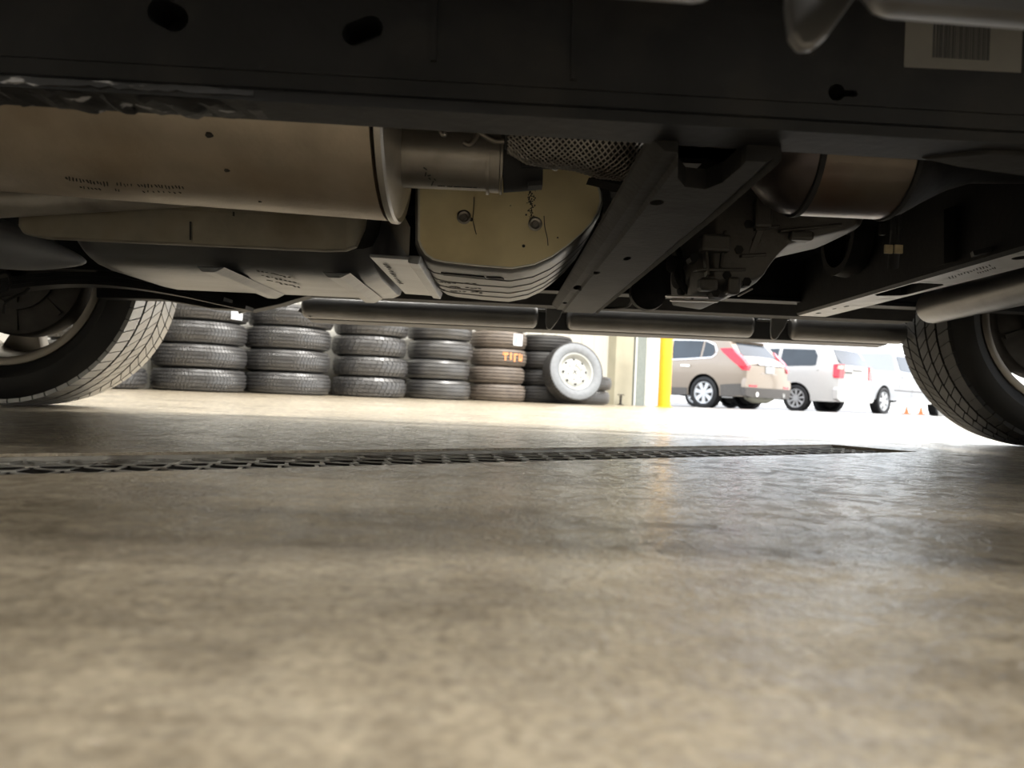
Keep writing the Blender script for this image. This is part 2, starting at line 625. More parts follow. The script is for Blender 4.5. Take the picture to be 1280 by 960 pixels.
# steel cladding panels with trapezoid ribs, one panel about 0.9 m wide
u = -4.0
while u < JU - 0.3:
    k = K()
    u1 = min(u + 0.92, JU - 0.28)
    prof = [(u, 0.0)]
    q = u + 0.06
    while q + 0.11 < u1:
        prof += [(q, 0.0), (q + 0.025, -0.028), (q + 0.06, -0.028), (q + 0.085, 0.0)]
        q += 0.23
    prof.append((u1 - 0.004, 0.0))
    lo = [BF(a, 0.028 + b, 0.004) for a, b in prof]
    hi = [BF(a, 0.028 + b, 4.98) for a, b in prof]
    k.loft([lo, hi], cap=False, closed=False)
    k.build('panel', M['wallp'], wb)
    u += 0.92
tag(wall_box('wall_left', -9.1, -9, -13, 0.1, 0, 5, M['wallp']), kind='structure')
tag(wall_box('wall_front', -9.1, 3.5, -13.1, -13, 0, 5, M['wallp']), kind='structure')
tag(wall_box('wall_front_header', 3.5, 16.5, -13.1, -13, 4.2, 5, M['wallp']), kind='structure')
tag(wall_box('wall_front_pier', 16.5, 17.1, -13.1, -13, 0, 5, M['wallp']), kind='structure')
tag(wall_box('wall_right', 17, 17.1, -13, 0.1, 4.2, 5, M['wallp']), kind='structure')
tag(wall_box('wall_right_pier', 17, 17.1, -13, -12.2, 0, 4.2, M['wallp']), kind='structure')
tag(wall_box('wall_right_pier', 17, 17.1, -6.6, -6.0, 0, 4.2, M['wallp']), kind='structure')
tag(wall_box('wall_back_header', JU + 0.15, OPEN_END, 0, 0.12, 3.7, 5, M['wallp']), kind='structure')
tag(wall_box('wall_back_pier', OPEN_END, 17.1, 0, 0.12, 0, 5, M['wallp']), kind='structure')
tag(wall_box('ceiling', -9.1, 17.1, -13.1, 0.14, 5, 5.1, M['ceil']), kind='structure')


def upx(px, n=0.0):
    """u on the line n=const seen at pixel column px near the horizon"""
    d = ray(px, 491 + 0.043 * (px - 640))
    b = BF(0, n)
    # CAM + s d = b + u UV
    det = d.x * (-UV.y) + UV.x * d.y
    s_ = ((b.x - CAM.x) * (-UV.y) + UV.x * (b.y - CAM.y)) / det
    q = CAM + d * s_
    return (q - b).dot(UV)


# cream column, channel jamb and white trim at the door
ua, ub = upx(765, -0.1), upx(787, -0.1)
c1 = wall_box('trim_1', ua, ub, -0.14, 0.10, 0, 4.9, M['cream'])
tag(c1, kind='structure')
ua2, ub2 = upx(789, -0.06), upx(805, -0.06)
k = K()
g = 0.05
poly = [(ua2, -0.1), (ub2, -0.1), (ub2, 0.1), (ub2 - 0.02, 0.1), (ub2 - 0.02, -0.055), (ua2 + 0.03, -0.055), (ua2 + 0.03, 0.1), (ua2, 0.1)]
k.prism([BF(a, b, 0.0) for a, b in poly], (0, 0, 4.9))
k2 = k.build('trim_2', M['jamb'])
tag(k2, kind='structure')
k = K()
k.box(BF(ua2 + 0.012, -0.106, 2.4), (0.024, 0.012, 4.8), RZ)
k.box(BF(ub2 - 0.03, -0.104, 2.4), (0.012, 0.008, 4.8), RZ)
each(k, 'edge_strip', M['white'], k2)
ua3, ub3 = upx(805.5, 0.0), upx(826, 0.0)
tag(wall_box('trim_3', ua3, ub3, -0.03, 0.12, 0, 4.9, M['white']), kind='structure')

# ================================================================== TRENCH GRATE
tg = thing('trench_grate', 'long expanded metal grate set in the floor drain trench under the truck', 'grate', TF(TL / 2, TW / 2, 0))
k = K()
pa = 0.050                     # cell pitch along the trench
zg = -0.0075
na = int(TL / pa)
nb = 5
hb = (TW - 0.016) / nb
for j in range(nb):
    b0 = 0.008 + j * hb
    b1 = b0 + hb
    for i in range(na):
        a0 = i * pa + (0 if j % 2 == 0 else pa / 2)
        if a0 + pa > TL - 0.004:
            continue
        # two sloping strands meeting at a flat bond, woven a little proud at the bond
        k.bar(TF(a0 + 0.004, b0, zg - 0.0012), TF(a0 + pa / 2 - 0.005, b1, zg + 0.0008), 0.0048, 0.0015)
        k.bar(TF(a0 + pa / 2 + 0.005, b1, zg + 0.0008), TF(a0 + pa - 0.004, b0, zg - 0.0012), 0.0048, 0.0015)
        k.bar(TF(a0 + pa / 2 - 0.007, b1, zg + 0.0008), TF(a0 + pa / 2 + 0.007, b1, zg + 0.0008), 0.0065, 0.0018)
tag(k.build('grating', M['grate'], tg, tg.location), kind='stuff')
for bb in (0.004, TW - 0.004):
    k = K()
    k.bar(TF(0.002, bb, -0.010), TF(TL - 0.008, bb, -0.010), 0.006, 0.012)
    k.build('frame_bar', M['grate'], tg, tg.location)


# ================================================================== TYRES
def tire_prof(Ro, wd, Rb, bulge=0.012, crown=0.0):
    """(axial, radius) outer section, symmetric, from bead to bead"""
    h = wd / 2
    pts = [(-h * 0.72, Rb), (-h * 0.86, Rb + 0.012), (-h - bulge * 0.5, Rb + (Ro - Rb) * 0.38), (-h - bulge * 0.4, Rb + (Ro - Rb) * 0.6), (-h + 0.004, Ro - 0.030), (-h * 0.88, Ro - 0.010), (-h * 0.78, Ro - 0.008)]
    if crown:
        pts = pts[:3] + [(-h - bulge * 0.5, Rb + (Ro - Rb) * 0.52), (-h + 0.002, Ro - crown - 0.03), (-h * 0.90, Ro - crown - 0.004), (-h * 0.72, Ro - crown * 0.5 - 0.010), (-h * 0.4, Ro - 0.010)]
    return pts + [(-a, r) for a, r in reversed(pts)]


def make_tire(Ro, wd, Rb, ribs=5, npitch=60, axis='Y', skew=0.5, n=64, gap=0.007, blk=0.86, org=(0, 0, 0), k=None, rough_blocks=True, crown=0.0):
    k = k or K()
    k.mi = 0
    pr = tire_prof(Ro, wd, Rb, crown=crown)
    cw_ = max(crown, 0.007)
    inner = [(wd * 0.30, Rb - 0.002), (wd * 0.30, Rb + 0.03), (0.3 * wd, Ro - 0.03), (-0.3 * wd, Ro - 0.03), (-wd * 0.30, Rb + 0.03), (-wd * 0.30, Rb - 0.002)]
    k.lathe(pr + inner, org, axis, n, closed=True)
    # tread blocks
    k.mi = 1
    half = wd / 2 * 0.93
    rw = (2 * half - gap * (ribs - 1)) / ribs
    org = Vector(org)
    dth = 2 * pi / npitch
    if npitch == 1:                      # plain ribs: closed rings
        for r in range(ribs):
            a0 = -half + r * (rw + gap)
            tp = lambda a: Ro - cw_ * (max(0, abs(a) / half - 0.35) / 0.65) ** 1.6
            k.lathe([(a0, tp(a0) - 0.012), (a0 + 0.001, tp(a0)), (a0 + rw - 0.001, tp(a0 + rw)), (a0 + rw, tp(a0 + rw) - 0.012)], org, axis, n)
        k.mi = 0
        return k
    for r in range(ribs):
        a0 = -half + r * (rw + gap)
        a1 = a0 + rw
        sk = skew * dth * (1 if r < ribs / 2 else -1) * (0.5 if r in (0, ribs - 1) else 1)
        ph = random.random() * dth
        b = 1.0 if (r == ribs // 2 and not rough_blocks) else blk
        for i in range(npitch):
            t0 = i * dth + ph
            t1 = t0 + dth * b
            vs = []
            for (a, sft) in ((a0, 0.0), (a1, sk)):
                edge = abs(a) / half
                top = Ro - (cw_ * (max(0, edge - 0.35) / 0.65) ** 1.6 if crown else 0.007 * max(0, edge - 0.55) / 0.45)
                for t in (t0 + sft, t1 + sft):
                    for rr in (top - 0.012, top):
                        c_, s_ = cos(t) * rr, sin(t) * rr
                        q = {'Y': (c_, a, s_), 'X': (a, c_, s_), 'Z': (c_, s_, a)}[axis]
                        vs.append(org + Vector(q))
            k.add(vs, [(0, 1, 3, 2), (4, 6, 7, 5), (0, 4, 5, 1), (2, 3, 7, 6), (1, 5, 7, 3)])
    k.mi = 0
    return k


# stacked tyres along the wall (each tyre its own object, mesh shared within a stack)
S0 = Vector((-2.60, 6.5, 0))
S_off = (S0 - W0).dot(NV)


def stack(px, wpx, hpx, nlev, style, mats, names, label_fmt, group, gap_jit=0.02):
    u_ = upx(px, S_off)
    c = BF(u_, S_off)
    dist = c.y
    Ro = wpx * dist / FPX / 2
    wd = hpx * dist / FPX - 0.014
    print('STACK', px, round(u_, 3), 'dia', round(2 * Ro, 3), 'wd', round(wd, 3))
    ribs, npitch, skew = style
    k = make_tire(Ro, wd, Ro * 0.60, ribs, npitch, 'Z', skew, 56, gap=0.009, crown=0.024)
    first = None
    out = []
    for i in range(nlev):
        if first is None:
            o = k.build('tire', mats, None, smooth=35)
            first = o
        else:
            o = first.copy()
            COL.objects.link(o)
        j = 0.0 if i == 0 else gap_jit
        pos = BF(u_ + random.uniform(-j, j), S_off + random.uniform(-j, j), wd * 0.5 + 0.007 + i * (wd + 0.014))
        o.location = pos
        o.rotation_euler = (0, 0, random.uniform(0, 6))
        tag(o, label_fmt.format(names[i]), 'tire', group)
        out.append((o, Ro, wd))
    return out


LV = ['bottom tire', 'second tire up', 'third tire up', 'fourth tire up', 'fifth tire up']
GREY = [M['tiregrey'], M['tiregrey']]
stack(120, 116, 28.5, 3, (5, 60, 0.4), GREY, LV, '{} of the stack hidden behind the left truck wheel', 'tires stacked behind the truck wheel')
s1 = stack(249, 111, 28.5, 4, (6, 80, 0.2), GREY, LV, '{} of the first full stack beside the left truck wheel', 'tires in the first full stack')
s2 = stack(359, 105, 27.2, 4, (6, 80, -0.2), GREY, LV, '{} of the grey stack second from the left truck wheel', 'tires in the second full stack')
s3 = stack(461, 92, 24.8, 4, (5, 44, 0.15), GREY, LV, '{} of the blocky grey stack in the middle of the row', 'tires in the middle stack')
s4 = stack(547, 82, 24.2, 4, (5, 1, 0.0), GREY, LV, '{} of the smooth ribbed grey stack left of the brown stack', 'tires in the ribbed grey stack')
s5 = stack(621.5, 71, 21.6, 5, (5, 1, 0.0), [M['tirebrown'], M['tirebrown']], LV, '{} of the dusty brown stack', 'tires in the brown stack')
s6 = stack(679, 69, 20.8, 4, (5, 1, 0.0), [M['tiredark'], M['tiredark']], LV, '{} of the dark stack behind the leaning white wheel', 'tires in the dark stack')
s7 = stack(731, 62, 17.5, 2, (5, 50, 0.3), GREY, ['bottom tire', 'top tire'], '{} of the low pair right of the leaning white wheel', 'tires in the low pair')


def on_tire(st, i, px, wpx, zlo, zhi, m, name, marks=None):
    """a sticker wrapped on the tread of a stacked tyre, child of that tyre"""
    o, Ro, wd = st[i]
    ctr = o.location
    ang = math.atan2(CAM.y - ctr.y, CAM.x - ctr.x)
    # angle where the tyre surface is seen at px
    best = None
    for q in range(-85, 86):
        t = ang + R(q)
        p = ctr + Vector((cos(t), sin(t), 0)) * Ro
        v = p - CAM
        x = 640 + FPX * v.dot(_R) / v.dot(_F)
        if best is None or abs(x - px) < best[0]:
            best = (abs(x - px), t)
    t = best[1]
    dth = wpx * ctr.y / FPX / Ro * 1.25
    rz = o.rotation_euler.z
    k = K()
    n = 8

    def patch(t0, t1, z0, z1, off):
        rings = []
        for i_ in range(n + 1):
            a = t0 + (t1 - t0) * i_ / n - rz
            rings.append([Vector((cos(a) * r, sin(a) * r, z)) for r, z in ((Ro + 0.0005, z0), (Ro + off, z0), (Ro + off, z1), (Ro + 0.0005, z1))])
        k.loft(rings)
    k.mi = 0
    if marks is None:
        patch(t - dth / 2, t + dth / 2, zlo * wd, zhi * wd, 0.002)
    else:
        if marks == 'sticker':
            patch(t - dth / 2, t + dth / 2, zlo * wd, zhi * wd, 0.002)
            k.mi = 1
            for (a, b, c, d) in ((-.4, -.1, -.3, .2), (0, .12, -.1, .3), (.2, .4, -.35, -.05)):
                patch(t + a * dth, t + b * dth, c * wd * .8, d * wd * .8, 0.003)
        else:
            for (a, b, c, d) in marks:
                patch(t + a * dth, t + b * dth, c * wd, d * wd, 0.002)
    return k.build(name, m, o)


on_tire(s1, 3, 297, 15, -0.40, -0.02, M['sticker'], 'sticker')['label'] = 'small white sticker'
on_tire(s5, 3, 648, 12, -0.34, 0.36, [M['sticker'], M['bluemark']], 'sticker', 'sticker')['label'] = 'white and blue sticker'
on_tire(s5, 2, 643, 24, 0, 0, M['ormark'], 'chalk_mark', [(-.5, -.28, .12, .28), (-.42, -.36, -.2, .12), (-.2, -.12, -.15, .28), (-.02, .06, -.25, .26), (-.02, .16, .15, .26), (.24, .44, -.2, -.05), (.24, .32, -.2, .26), (.38, .46, -.2, .22)])['label'] = 'orange chalk writing'

# leaning white steel wheel
wc = P(716, 466, 8.55)
tilt_dir = (NV * 0.9 + UV * -0.45).normalized()
lw_face = Vector((0.36, -0.90, 0.22)).normalized()       # way the wheel faces
zax = lw_face
xax = Vector((0, 0, 1)).cross(zax).normalized()
yax = zax.cross(xax)
rot = Matrix((xax, yax, zax)).transposed()
LWR = 0.335
lw = thing('steel_wheel', 'white steel wheel with grey tire leaning on the dark tire stack', 'wheel', (0, 0, 0))
k = make_tire(LWR, 0.20, 0.205, 5, 60, 'Z', 0.4, 56)
tire_o = k.build('tire', [M['sidewhite'], M['tiredark']], lw, smooth=35)
k = K()
k.lathe([(0.075, 0.212), (0.085, 0.208), (0.082, 0.196), (0.045, 0.185), (0.02, 0.165), (0.035, 0.15), (0.055, 0.115), (0.058, 0.075), (0.045, 0.065), (0.05, 0.04), (0.05, 0.0)], (0, 0, 0), 'Z', 48)
k.lathe([(0.02, 0.165), (-0.085, 0.19), (-0.09, 0.212)], (0, 0, 0), 'Z', 48)
rm = k.build('rim', M['steelwheel'], lw, smooth=40)
k = K()
for i in range(8):
    a = 2 * pi * i / 8
    k.cyl(Vector((cos(a) * 0.137, sin(a) * 0.137, 0.030)), Vector((cos(a) * 0.137, sin(a) * 0.137, 0.0475)), 0.014, n=10)
for i in range(6):
    a = 2 * pi * i / 6 + 0.3
    k.cyl(Vector((cos(a) * 0.09, sin(a) * 0.09, 0.05)), Vector((cos(a) * 0.09, sin(a) * 0.09, 0.0605)), 0.008, n=8)
k.bar((-0.03, -0.02, 0.052), (0.03, 0.02, 0.052), 0.008, 0.004)
k.bar((0.02, -0.03, 0.052), (-0.02, 0.03, 0.052), 0.008, 0.004)
each(k, 'vent_hole', M['ink'], rm)
lowest = min((rot @ Vector((cos(a) * LWR, sin(a) * LWR, s_ * 0.1))).z for a in [i * pi / 60 for i in range(120)] for s_ in (-1, 1))
lw.matrix_world = Matrix.Translation((wc.x, wc.y, -lowest + 0.002)) @ rot.to_4x4()

# bollard
bp_ = P(830, 505, 9.8)
bl = thing('bollard', 'tall yellow round bollard by the white door jamb', 'bollard', (bp_.x, bp_.y, 0))
k = K()
k.lathe([(0, 0.0815), (1.1, 0.0815), (1.14, 0.07), (1.165, 0.04), (1.17, 0.001)], (0, 0, 0), 'Z', 32)
k.build('sleeve', M['yellow'], bl, smooth=40)
k = K()
k.lathe([(0.0, 0.11), (0.008, 0.11), (0.012, 0.084), (0.012, 0.08)], (0, 0, 0), 'Z', 32)
k.build('base_ring', M['yellow'], bl, smooth=40)

# small T-topped stand at the foot of the column
sp = PZ(776.5, 504.5, 0.0)
q = BF(upx(776, -0.24), -0.24)
st_ = thing('floor_stand', 'small dark T-topped metal stand at the foot of the cream column', 'stand', (q.x, q.y, 0))
k = K()
k.lathe([(0, 0.045), (0.008, 0.045), (0.014, 0.018), (0.10, 0.015), (0.105, 0.022), (0.118, 0.022), (0.12, 0.001)], (0, 0, 0), 'Z', 16)
k.build('post', M['iron'], st_, smooth=40)
k = K()
k.bar(Vector((-0.045, 0, 0.135)), Vector((0.045, 0, 0.135)), 0.022, 0.012)
k.bar(Vector((0, 0, 0.115)), Vector((0, 0, 0.135)), 0.016, 0.016, up=(0, 1, 0))
k.build('cross_top', M['iron'], st_, bevel=0.003)


# ================================================================== PARKED VEHICLES
def interp(tab, x):
    if x <= tab[0][0]:
        return tab[0][1]
    for (x0, z0), (x1, z1) in zip(tab, tab[1:]):
        if x <= x1:
            t = (x - x0) / (x1 - x0)
            return z0 + (z1 - z0) * t
    return tab[-1][1]


class Car:
    """x forward from the rear axle, y to the left, z up"""

    def __init__(s, name, label, cat, loc, ang, top, xr, xf, W, belt, roofz, zb, wb, Rw, track, paint, rearw=None):
        s.T = thing(name, label, cat, loc, ang)
        s.top, s.xr, s.xf, s.W, s.belt, s.roofz, s.zb, s.wb, s.Rw, s.track = top, xr, xf, W, belt, roofz, zb, wb, Rw, track
        s.paint = paint
        s.body()

    def hw(s, x, z):
        h = s.W / 2
        if z < s.belt:
            t = (z - s.zb) / (s.belt - s.zb)
            f = 0.955 + 0.045 * sin(min(1, max(0, t)) * pi * 0.62)
        else:
            f = 0.995 - 0.215 * (z - s.belt) / (s.roofz - s.belt)
        mid, hl = (s.xr + s.xf) / 2, (s.xf - s.xr) / 2
        e = abs(x - mid) / hl
        return h * f * (1 - 0.16 * max(0, (e - 0.62) / 0.38) ** 2.6)

    def bot(s, x):
        z = s.zb
        for c in (0, s.wb):
            ra = s.Rw + 0.055
            if abs(x - c) < ra:
                z = max(z, s.Rw + math.sqrt(ra * ra - (x - c) ** 2))
        return z

    def rear_x(s, z):
        # outline x at the rear for a height
        x = s.xr
        n = 200
        for i in range(n):
            x = s.xr + (s.wb / 2 - s.xr) * i / n
            if interp(s.top, x) >= z:
                return x
        return x

    def body(s):
        xs = set()
        n = 56
        for i in range(n + 1):
            xs.add(round(s.xr + (s.xf - s.xr) * i / n, 4))
        for c in (0, s.wb):
            ra = s.Rw + 0.055
            for i in range(17):
                xs.add(round(c - cos(pi * i / 16) * ra * 0.9999, 4))
        for x, z in s.top:
            xs.add(x)
        xs = sorted(xs)
        nz = 12
        k = K()
        rows = {}
        for sd in (1, -1):
            rings = []
            for x in xs:
                zt = interp(s.top, x)
                z0 = min(s.bot(x), zt - 0.02)
                ring = []
                for j in range(nz + 1):
                    z = z0 + (zt - z0) * j / nz
                    y = s.hw(x, z)
                    if j == nz:
                        y -= 0.05
                    elif j == nz - 1:
                        y -= 0.008
                    ring.append(Vector((x, sd * y, z)))
                rings.append(ring)
            rows[sd] = rings
            k.loft(rings, cap=False, closed=False)
        # top skin
        tops = []
        for a, b in zip(rows[1], rows[-1]):
            L_, R_ = a[-1], b[-1]
            tops.append([L_.lerp(R_, t) + Vector((0, 0, 0.035 * (1 - (2 * t - 1) ** 2))) for t in (0, .1, .25, .5, .75, .9, 1)])
        k.loft(tops, cap=False, closed=False)
        # end caps
        for e in (0, -1):
            rr = []
            for a, b in zip(rows[1][e], rows[-1][e]):
                sg = -1 if e == 0 else 1
                rr.append([a.lerp(b, t) + Vector((sg * 0.05 * (1 - (2 * t - 1) ** 2), 0, 0)) for t in (0, .1, .25, .5, .75, .9, 1)])
            k.loft(rr, cap=False, closed=False)
        bdy = k.build('body', s.paint, s.T, smooth=32)
        # floor under the body, dark
        k = K()
        k.box(((s.xr + s.xf) / 2, 0, s.zb + 0.255), (s.xf - s.xr - 0.22, s.W * 0.61, 0.43))
        k.build('underbody', M['black'], s.T)
        s.bodyo = bdy

    def side(s, name, poly, m, sides=(1, -1), off=0.008, sub=8, label=None):
        """patch on the side skin: poly = [(x, zlow, zhigh), ...] left to right"""
        for sd in sides:
            k = K()
            rings = []
            for (x, z0, z1) in poly:
                ring = []
                for j in range(sub + 1):
                    z = z0 + (z1 - z0) * j / sub
                    ring.append(Vector((x, sd * (s.hw(x, z) + off), z)))
                ring += [Vector((p.x, p.y - sd * (off + 0.012), p.z)) for p in reversed(ring)]
                rings.append(ring)
            k.loft(rings)
            o = k.build(name, m, s.T, smooth=30)
            if label:
                o['label'] = label
        return o

    def rear(s, name, rows_, m, off=0.012, thick=0.02, nx=8, label=None):
        """patch on the rear: rows_ = [(z, y0, y1), ...] bottom to top"""
        k = K()
        rings = []
        for (z, y0, y1) in rows_:
            ring = []
            for i in range(nx + 1):
                y = y0 + (y1 - y0) * i / nx
                hw_ = s.hw(s.rear_x(z), z)
                cr = 0.05 * (1 - (y / max(hw_, .1)) ** 2) if s.rear_x(z) <= s.xr + 0.02 else 0.03 * (1 - (y / max(hw_, .1)) ** 2)
                ring.append(Vector((s.rear_x(z) - off - cr, y, z)))
            ring += [Vector((p.x + thick, p.y, p.z)) for p in reversed(ring)]
            rings.append(ring)
        k.loft(rings)
        o = k.build(name, m, s.T, smooth=30)
        if label:
            o['label'] = label
        return o

    def wheels(s, nsp, spw=0.07, hubm=None, wd=0.23, dish=0.0):
        hubm = hubm or M['hub']
        first = None
        for x in (0, s.wb):
            for sd in (1, -1):
                if first is None:
                    k = make_tire(s.Rw, wd, s.Rw * 0.66, 4, 40, 'Y', 0.2, 48)
                    t = k.build('wheel', [M['rubber'], M['rubber']], s.T, smooth=35)
                    k = K()
                    rr = s.Rw * 0.66
                    y1 = wd / 2 - 0.012
                    k.lathe([(y1 - 0.06, rr - 0.03), (y1, rr - 0.012), (y1 + 0.004, rr + 0.006), (y1 - 0.02, rr + 0.008)], (0, 0, 0), 'Y', 40)
                    k.cyl((0, y1 - 0.04, 0), (0, y1 + 0.002, 0), 0.075, 0.06, 20)
                    for i in range(nsp):
                        a = 2 * pi * i / nsp + 0.2
                        e = Vector((cos(a), 0, sin(a)))
                        pv = Vector((-sin(a), 0, cos(a)))
                        w0, w1 = spw * 0.75, spw * 1.15
                        p_ = [e * 0.05 + pv * w0 / 2, e * (rr - 0.012) + pv * w1 / 2, e * (rr - 0.012) - pv * w1 / 2, e * 0.05 - pv * w0 / 2]
                        k.prism([v + Vector((0, y1 - 0.028, 0)) for v in p_], (0, 0.022, 0))
                    rm_ = k.build('rim', hubm, t, smooth=40)
                    k = K()
                    k.cyl((0, -wd * 0.25, 0), (0, y1 - 0.05, 0), rr - 0.02, n=32)
                    k.build('brake_disc', M['iron'], t)
                    first = t
                    o = t
                else:
                    o = copy_tree(first, s.T)
                o.location = (x, sd * (s.track / 2), s.Rw)
                o.rotation_euler = (0, 0, 0 if sd > 0 else pi)
        # dark inner arch liners
        k = K()
        for x in (0, s.wb):
            for sd in (1, -1):
                ra = s.Rw + 0.06
                pr = [Vector((x + cos(t) * ra, sd * (s.W / 2 - 0.07), s.Rw + sin(t) * ra)) for t in [pi * i / 16 for i in range(17)]]
                pr2 = [p - Vector((0, sd * 0.30, 0)) for p in pr]
                k.loft([pr, pr2], cap=False, closed=False)
                k.add([Vector((p.x, p.y, p.z)) for p in pr2], [tuple(range(17))])
        each(k, 'wheel_well', M['black'], s.T)


GZ = -0.07
# --- tan crossover
wp = P(883, 492, 17.0)
loc = Vector((wp.x, wp.y, GZ)) + UV * 0.80
top = [(-1.00, 0.98), (-0.97, 1.03), (-0.90, 1.10), (-0.78, 1.17), (-0.48, 1.52), (-0.40, 1.585), (-0.1, 1.64), (0.8, 1.685), (1.6, 1.64), (2.0, 1.55), (2.85, 1.10), (3.5, 1.0), (3.72, 0.85), (3.84, 0.6)]
car = Car('suv', 'tan metallic crossover parked outside right of the yellow bollard', 'car', loc, ANG + pi / 2, top, -1.00, 3.84, 1.90, 1.08, 1.68, 0.30, 2.81, 0.36, 1.62, M['suv'])
car.wheels(7, 0.085)
car.side('side_window', [(-0.24, 1.22, 1.30), (-0.17, 1.15, 1.41), (0.06, 1.13, 1.50)], M['glass'])
car.side('side_window', [(0.12, 1.13, 1.51), (0.5, 1.12, 1.535), (0.95, 1.11, 1.545)], M['glass'])
car.side('side_window', [(1.05, 1.11, 1.54), (1.5, 1.10, 1.51), (1.85, 1.09, 1.42), (2.25, 1.08, 1.20)], M['glass'])
car.side('window_trim', [(-0.30, 1.20, 1.235), (-0.2, 1.12, 1.15), (0.5, 1.09, 1.115), (2.3, 1.05, 1.08)], M['chrome'], off=0.012)
car.side('window_trim', [(-0.30, 1.22, 1.31), (-0.20, 1.41, 1.45), (0.06, 1.51, 1.535), (0.95, 1.55, 1.575), (1.85, 1.43, 1.455)], M['chrome'], off=0.006)
car.side('door_handle', [(0.35, 0.93, 0.97), (0.60, 0.94, 0.98)], M['chrome'], off=0.03)
car.side('door_handle', [(1.30, 0.93, 0.97), (1.55, 0.94, 0.98)], M['chrome'], off=0.03)
car.side('lower_cladding', [(0.44, 0.30, 0.46), (2.36, 0.30, 0.44)], M['clad'], off=0.012)
car.side('lower_cladding', [(-0.97, 0.32, 0.58), (-0.6, 0.30, 0.56), (-0.44, 0.30, 0.54)], M['clad'], off=0.012)
for sd in (1, -1):
    k = K()
    # tall corner lamp: side face and rear face
    zs = [0.86, 0.95, 1.10, 1.25, 1.34]
    inn = [0.08, 0.13, 0.15, 0.13, 0.09]
    fro = [0.08, 0.17, 0.25, 0.27, 0.28]
    rings = []
    for z, i_, f_ in zip(zs, inn, fro):
        xr_ = car.rear_x(z)
        yo = car.hw(xr_ + 0.02, z) + 0.012
        a = Vector((xr_ + f_, sd * (car.hw(xr_ + f_, z) + 0.010), z))
        b = Vector((xr_ - 0.022, sd * yo, z))
        c = Vector((xr_ - 0.034, sd * (yo - i_), z))
        rings.append([a, b, c, c + Vector((0.06, 0, 0)), a - Vector((0, sd * 0.03, 0))])
    k.loft(rings)
    k.build('tail_lamp', M['red'], car.T, bevel=0.004)
car.rear('rear_window', [(1.19, -0.66, 0.66), (1.30, -0.63, 0.63), (1.48, -0.55, 0.55)], M['glass'])
car.rear('plate_recess', [(0.80, -0.30, 0.30), (1.02, -0.33, 0.33)], M['suv'], off=0.004)
car.rear('number_plate', [(0.83, -0.16, 0.16), (0.97, -0.16, 0.16)], M['plate'], off=0.02)
car.rear('tailgate_trim', [(1.00, -0.38, 0.38), (1.045, -0.38, 0.38)], M['chrome'], off=0.022)
car.rear('bumper', [(0.40, -0.78, 0.78), (0.46, -0.88, 0.88), (0.58, -0.89, 0.89), (0.66, -0.87, 0.87), (0.70, -0.84, 0.84)], M['suv'], off=0.055, thick=0.1)
car.rear('bumper_cladding', [(0.29, -0.70, 0.70), (0.33, -0.86, 0.86), (0.50, -0.895, 0.895)], M['clad'], off=0.062, thick=0.1)
car.rear('reflector', [(0.515, 0.52, 0.78), (0.555, 0.52, 0.78)], M['red'], off=0.064)
car.rear('reflector', [(0.515, -0.78, -0.52), (0.555, -0.78, -0.52)], M['red'], off=0.064)
for sd in (1, -1):
    k = K()
    k.cyl((-1.10, sd * 0.52, 0.36), (-0.8, sd * 0.52, 0.36), 0.05, n=18)
    k.build('exhaust_tip', M['chrome'], car.T, smooth=40)
k = K()
k.tube([(-0.82, -0.5, 0.30), (-0.82, -0.25, 0.27), (-0.82, 0.25, 0.27), (-0.82, 0.5, 0.30)], [0.06, 0.10, 0.10, 0.06], 16)
k.build('muffler', M['cream'], car.T, smooth=40)
car.rear('spoiler', [(1.53, -0.62, 0.62), (1.57, -0.63, 0.63)], M['suv'], off=0.10, thick=0.16)
k = K()
k.bar((-0.70, -0.25, 1.27), (-0.66, 0.25, 1.31), 0.02, 0.012)
k.build('wiper', M['black'], car.T)

# --- white minivan
wp = P(997, 498, 19.2)
loc = Vector((wp.x, wp.y, GZ)) + UV * 0.82
top = [(-1.05, 1.20), (-0.98, 1.24), (-0.84, 1.46), (-0.74, 1.63), (-0.58, 1.69), (0.2, 1.75), (1.5, 1.76), (2.1, 1.68), (3.15, 1.12), (3.8, 0.98), (4.02, 0.7)]
van = Car('minivan', 'white minivan parked outside beyond the tan crossover', 'van', loc, ANG + pi / 2, top, -1.05, 4.02, 1.96, 1.10, 1.75, 0.29, 3.08, 0.345, 1.65, M['vanp'])
van.wheels(9, 0.045, wd=0.22)
van.side('side_window', [(-0.52, 1.17, 1.40), (-0.42, 1.15, 1.56), (0.45, 1.14, 1.60)], M['glass'])
van.side('side_window', [(0.55, 1.14, 1.60), (1.55, 1.13, 1.60)], M['glass'])
van.side('side_window', [(1.65, 1.13, 1.60), (2.0, 1.12, 1.54), (2.75, 1.11, 1.20)], M['glass'])
van.side('door_track', [(-0.6, 1.035, 1.05), (0.5, 1.035, 1.05)], M['clad'], off=0.003)
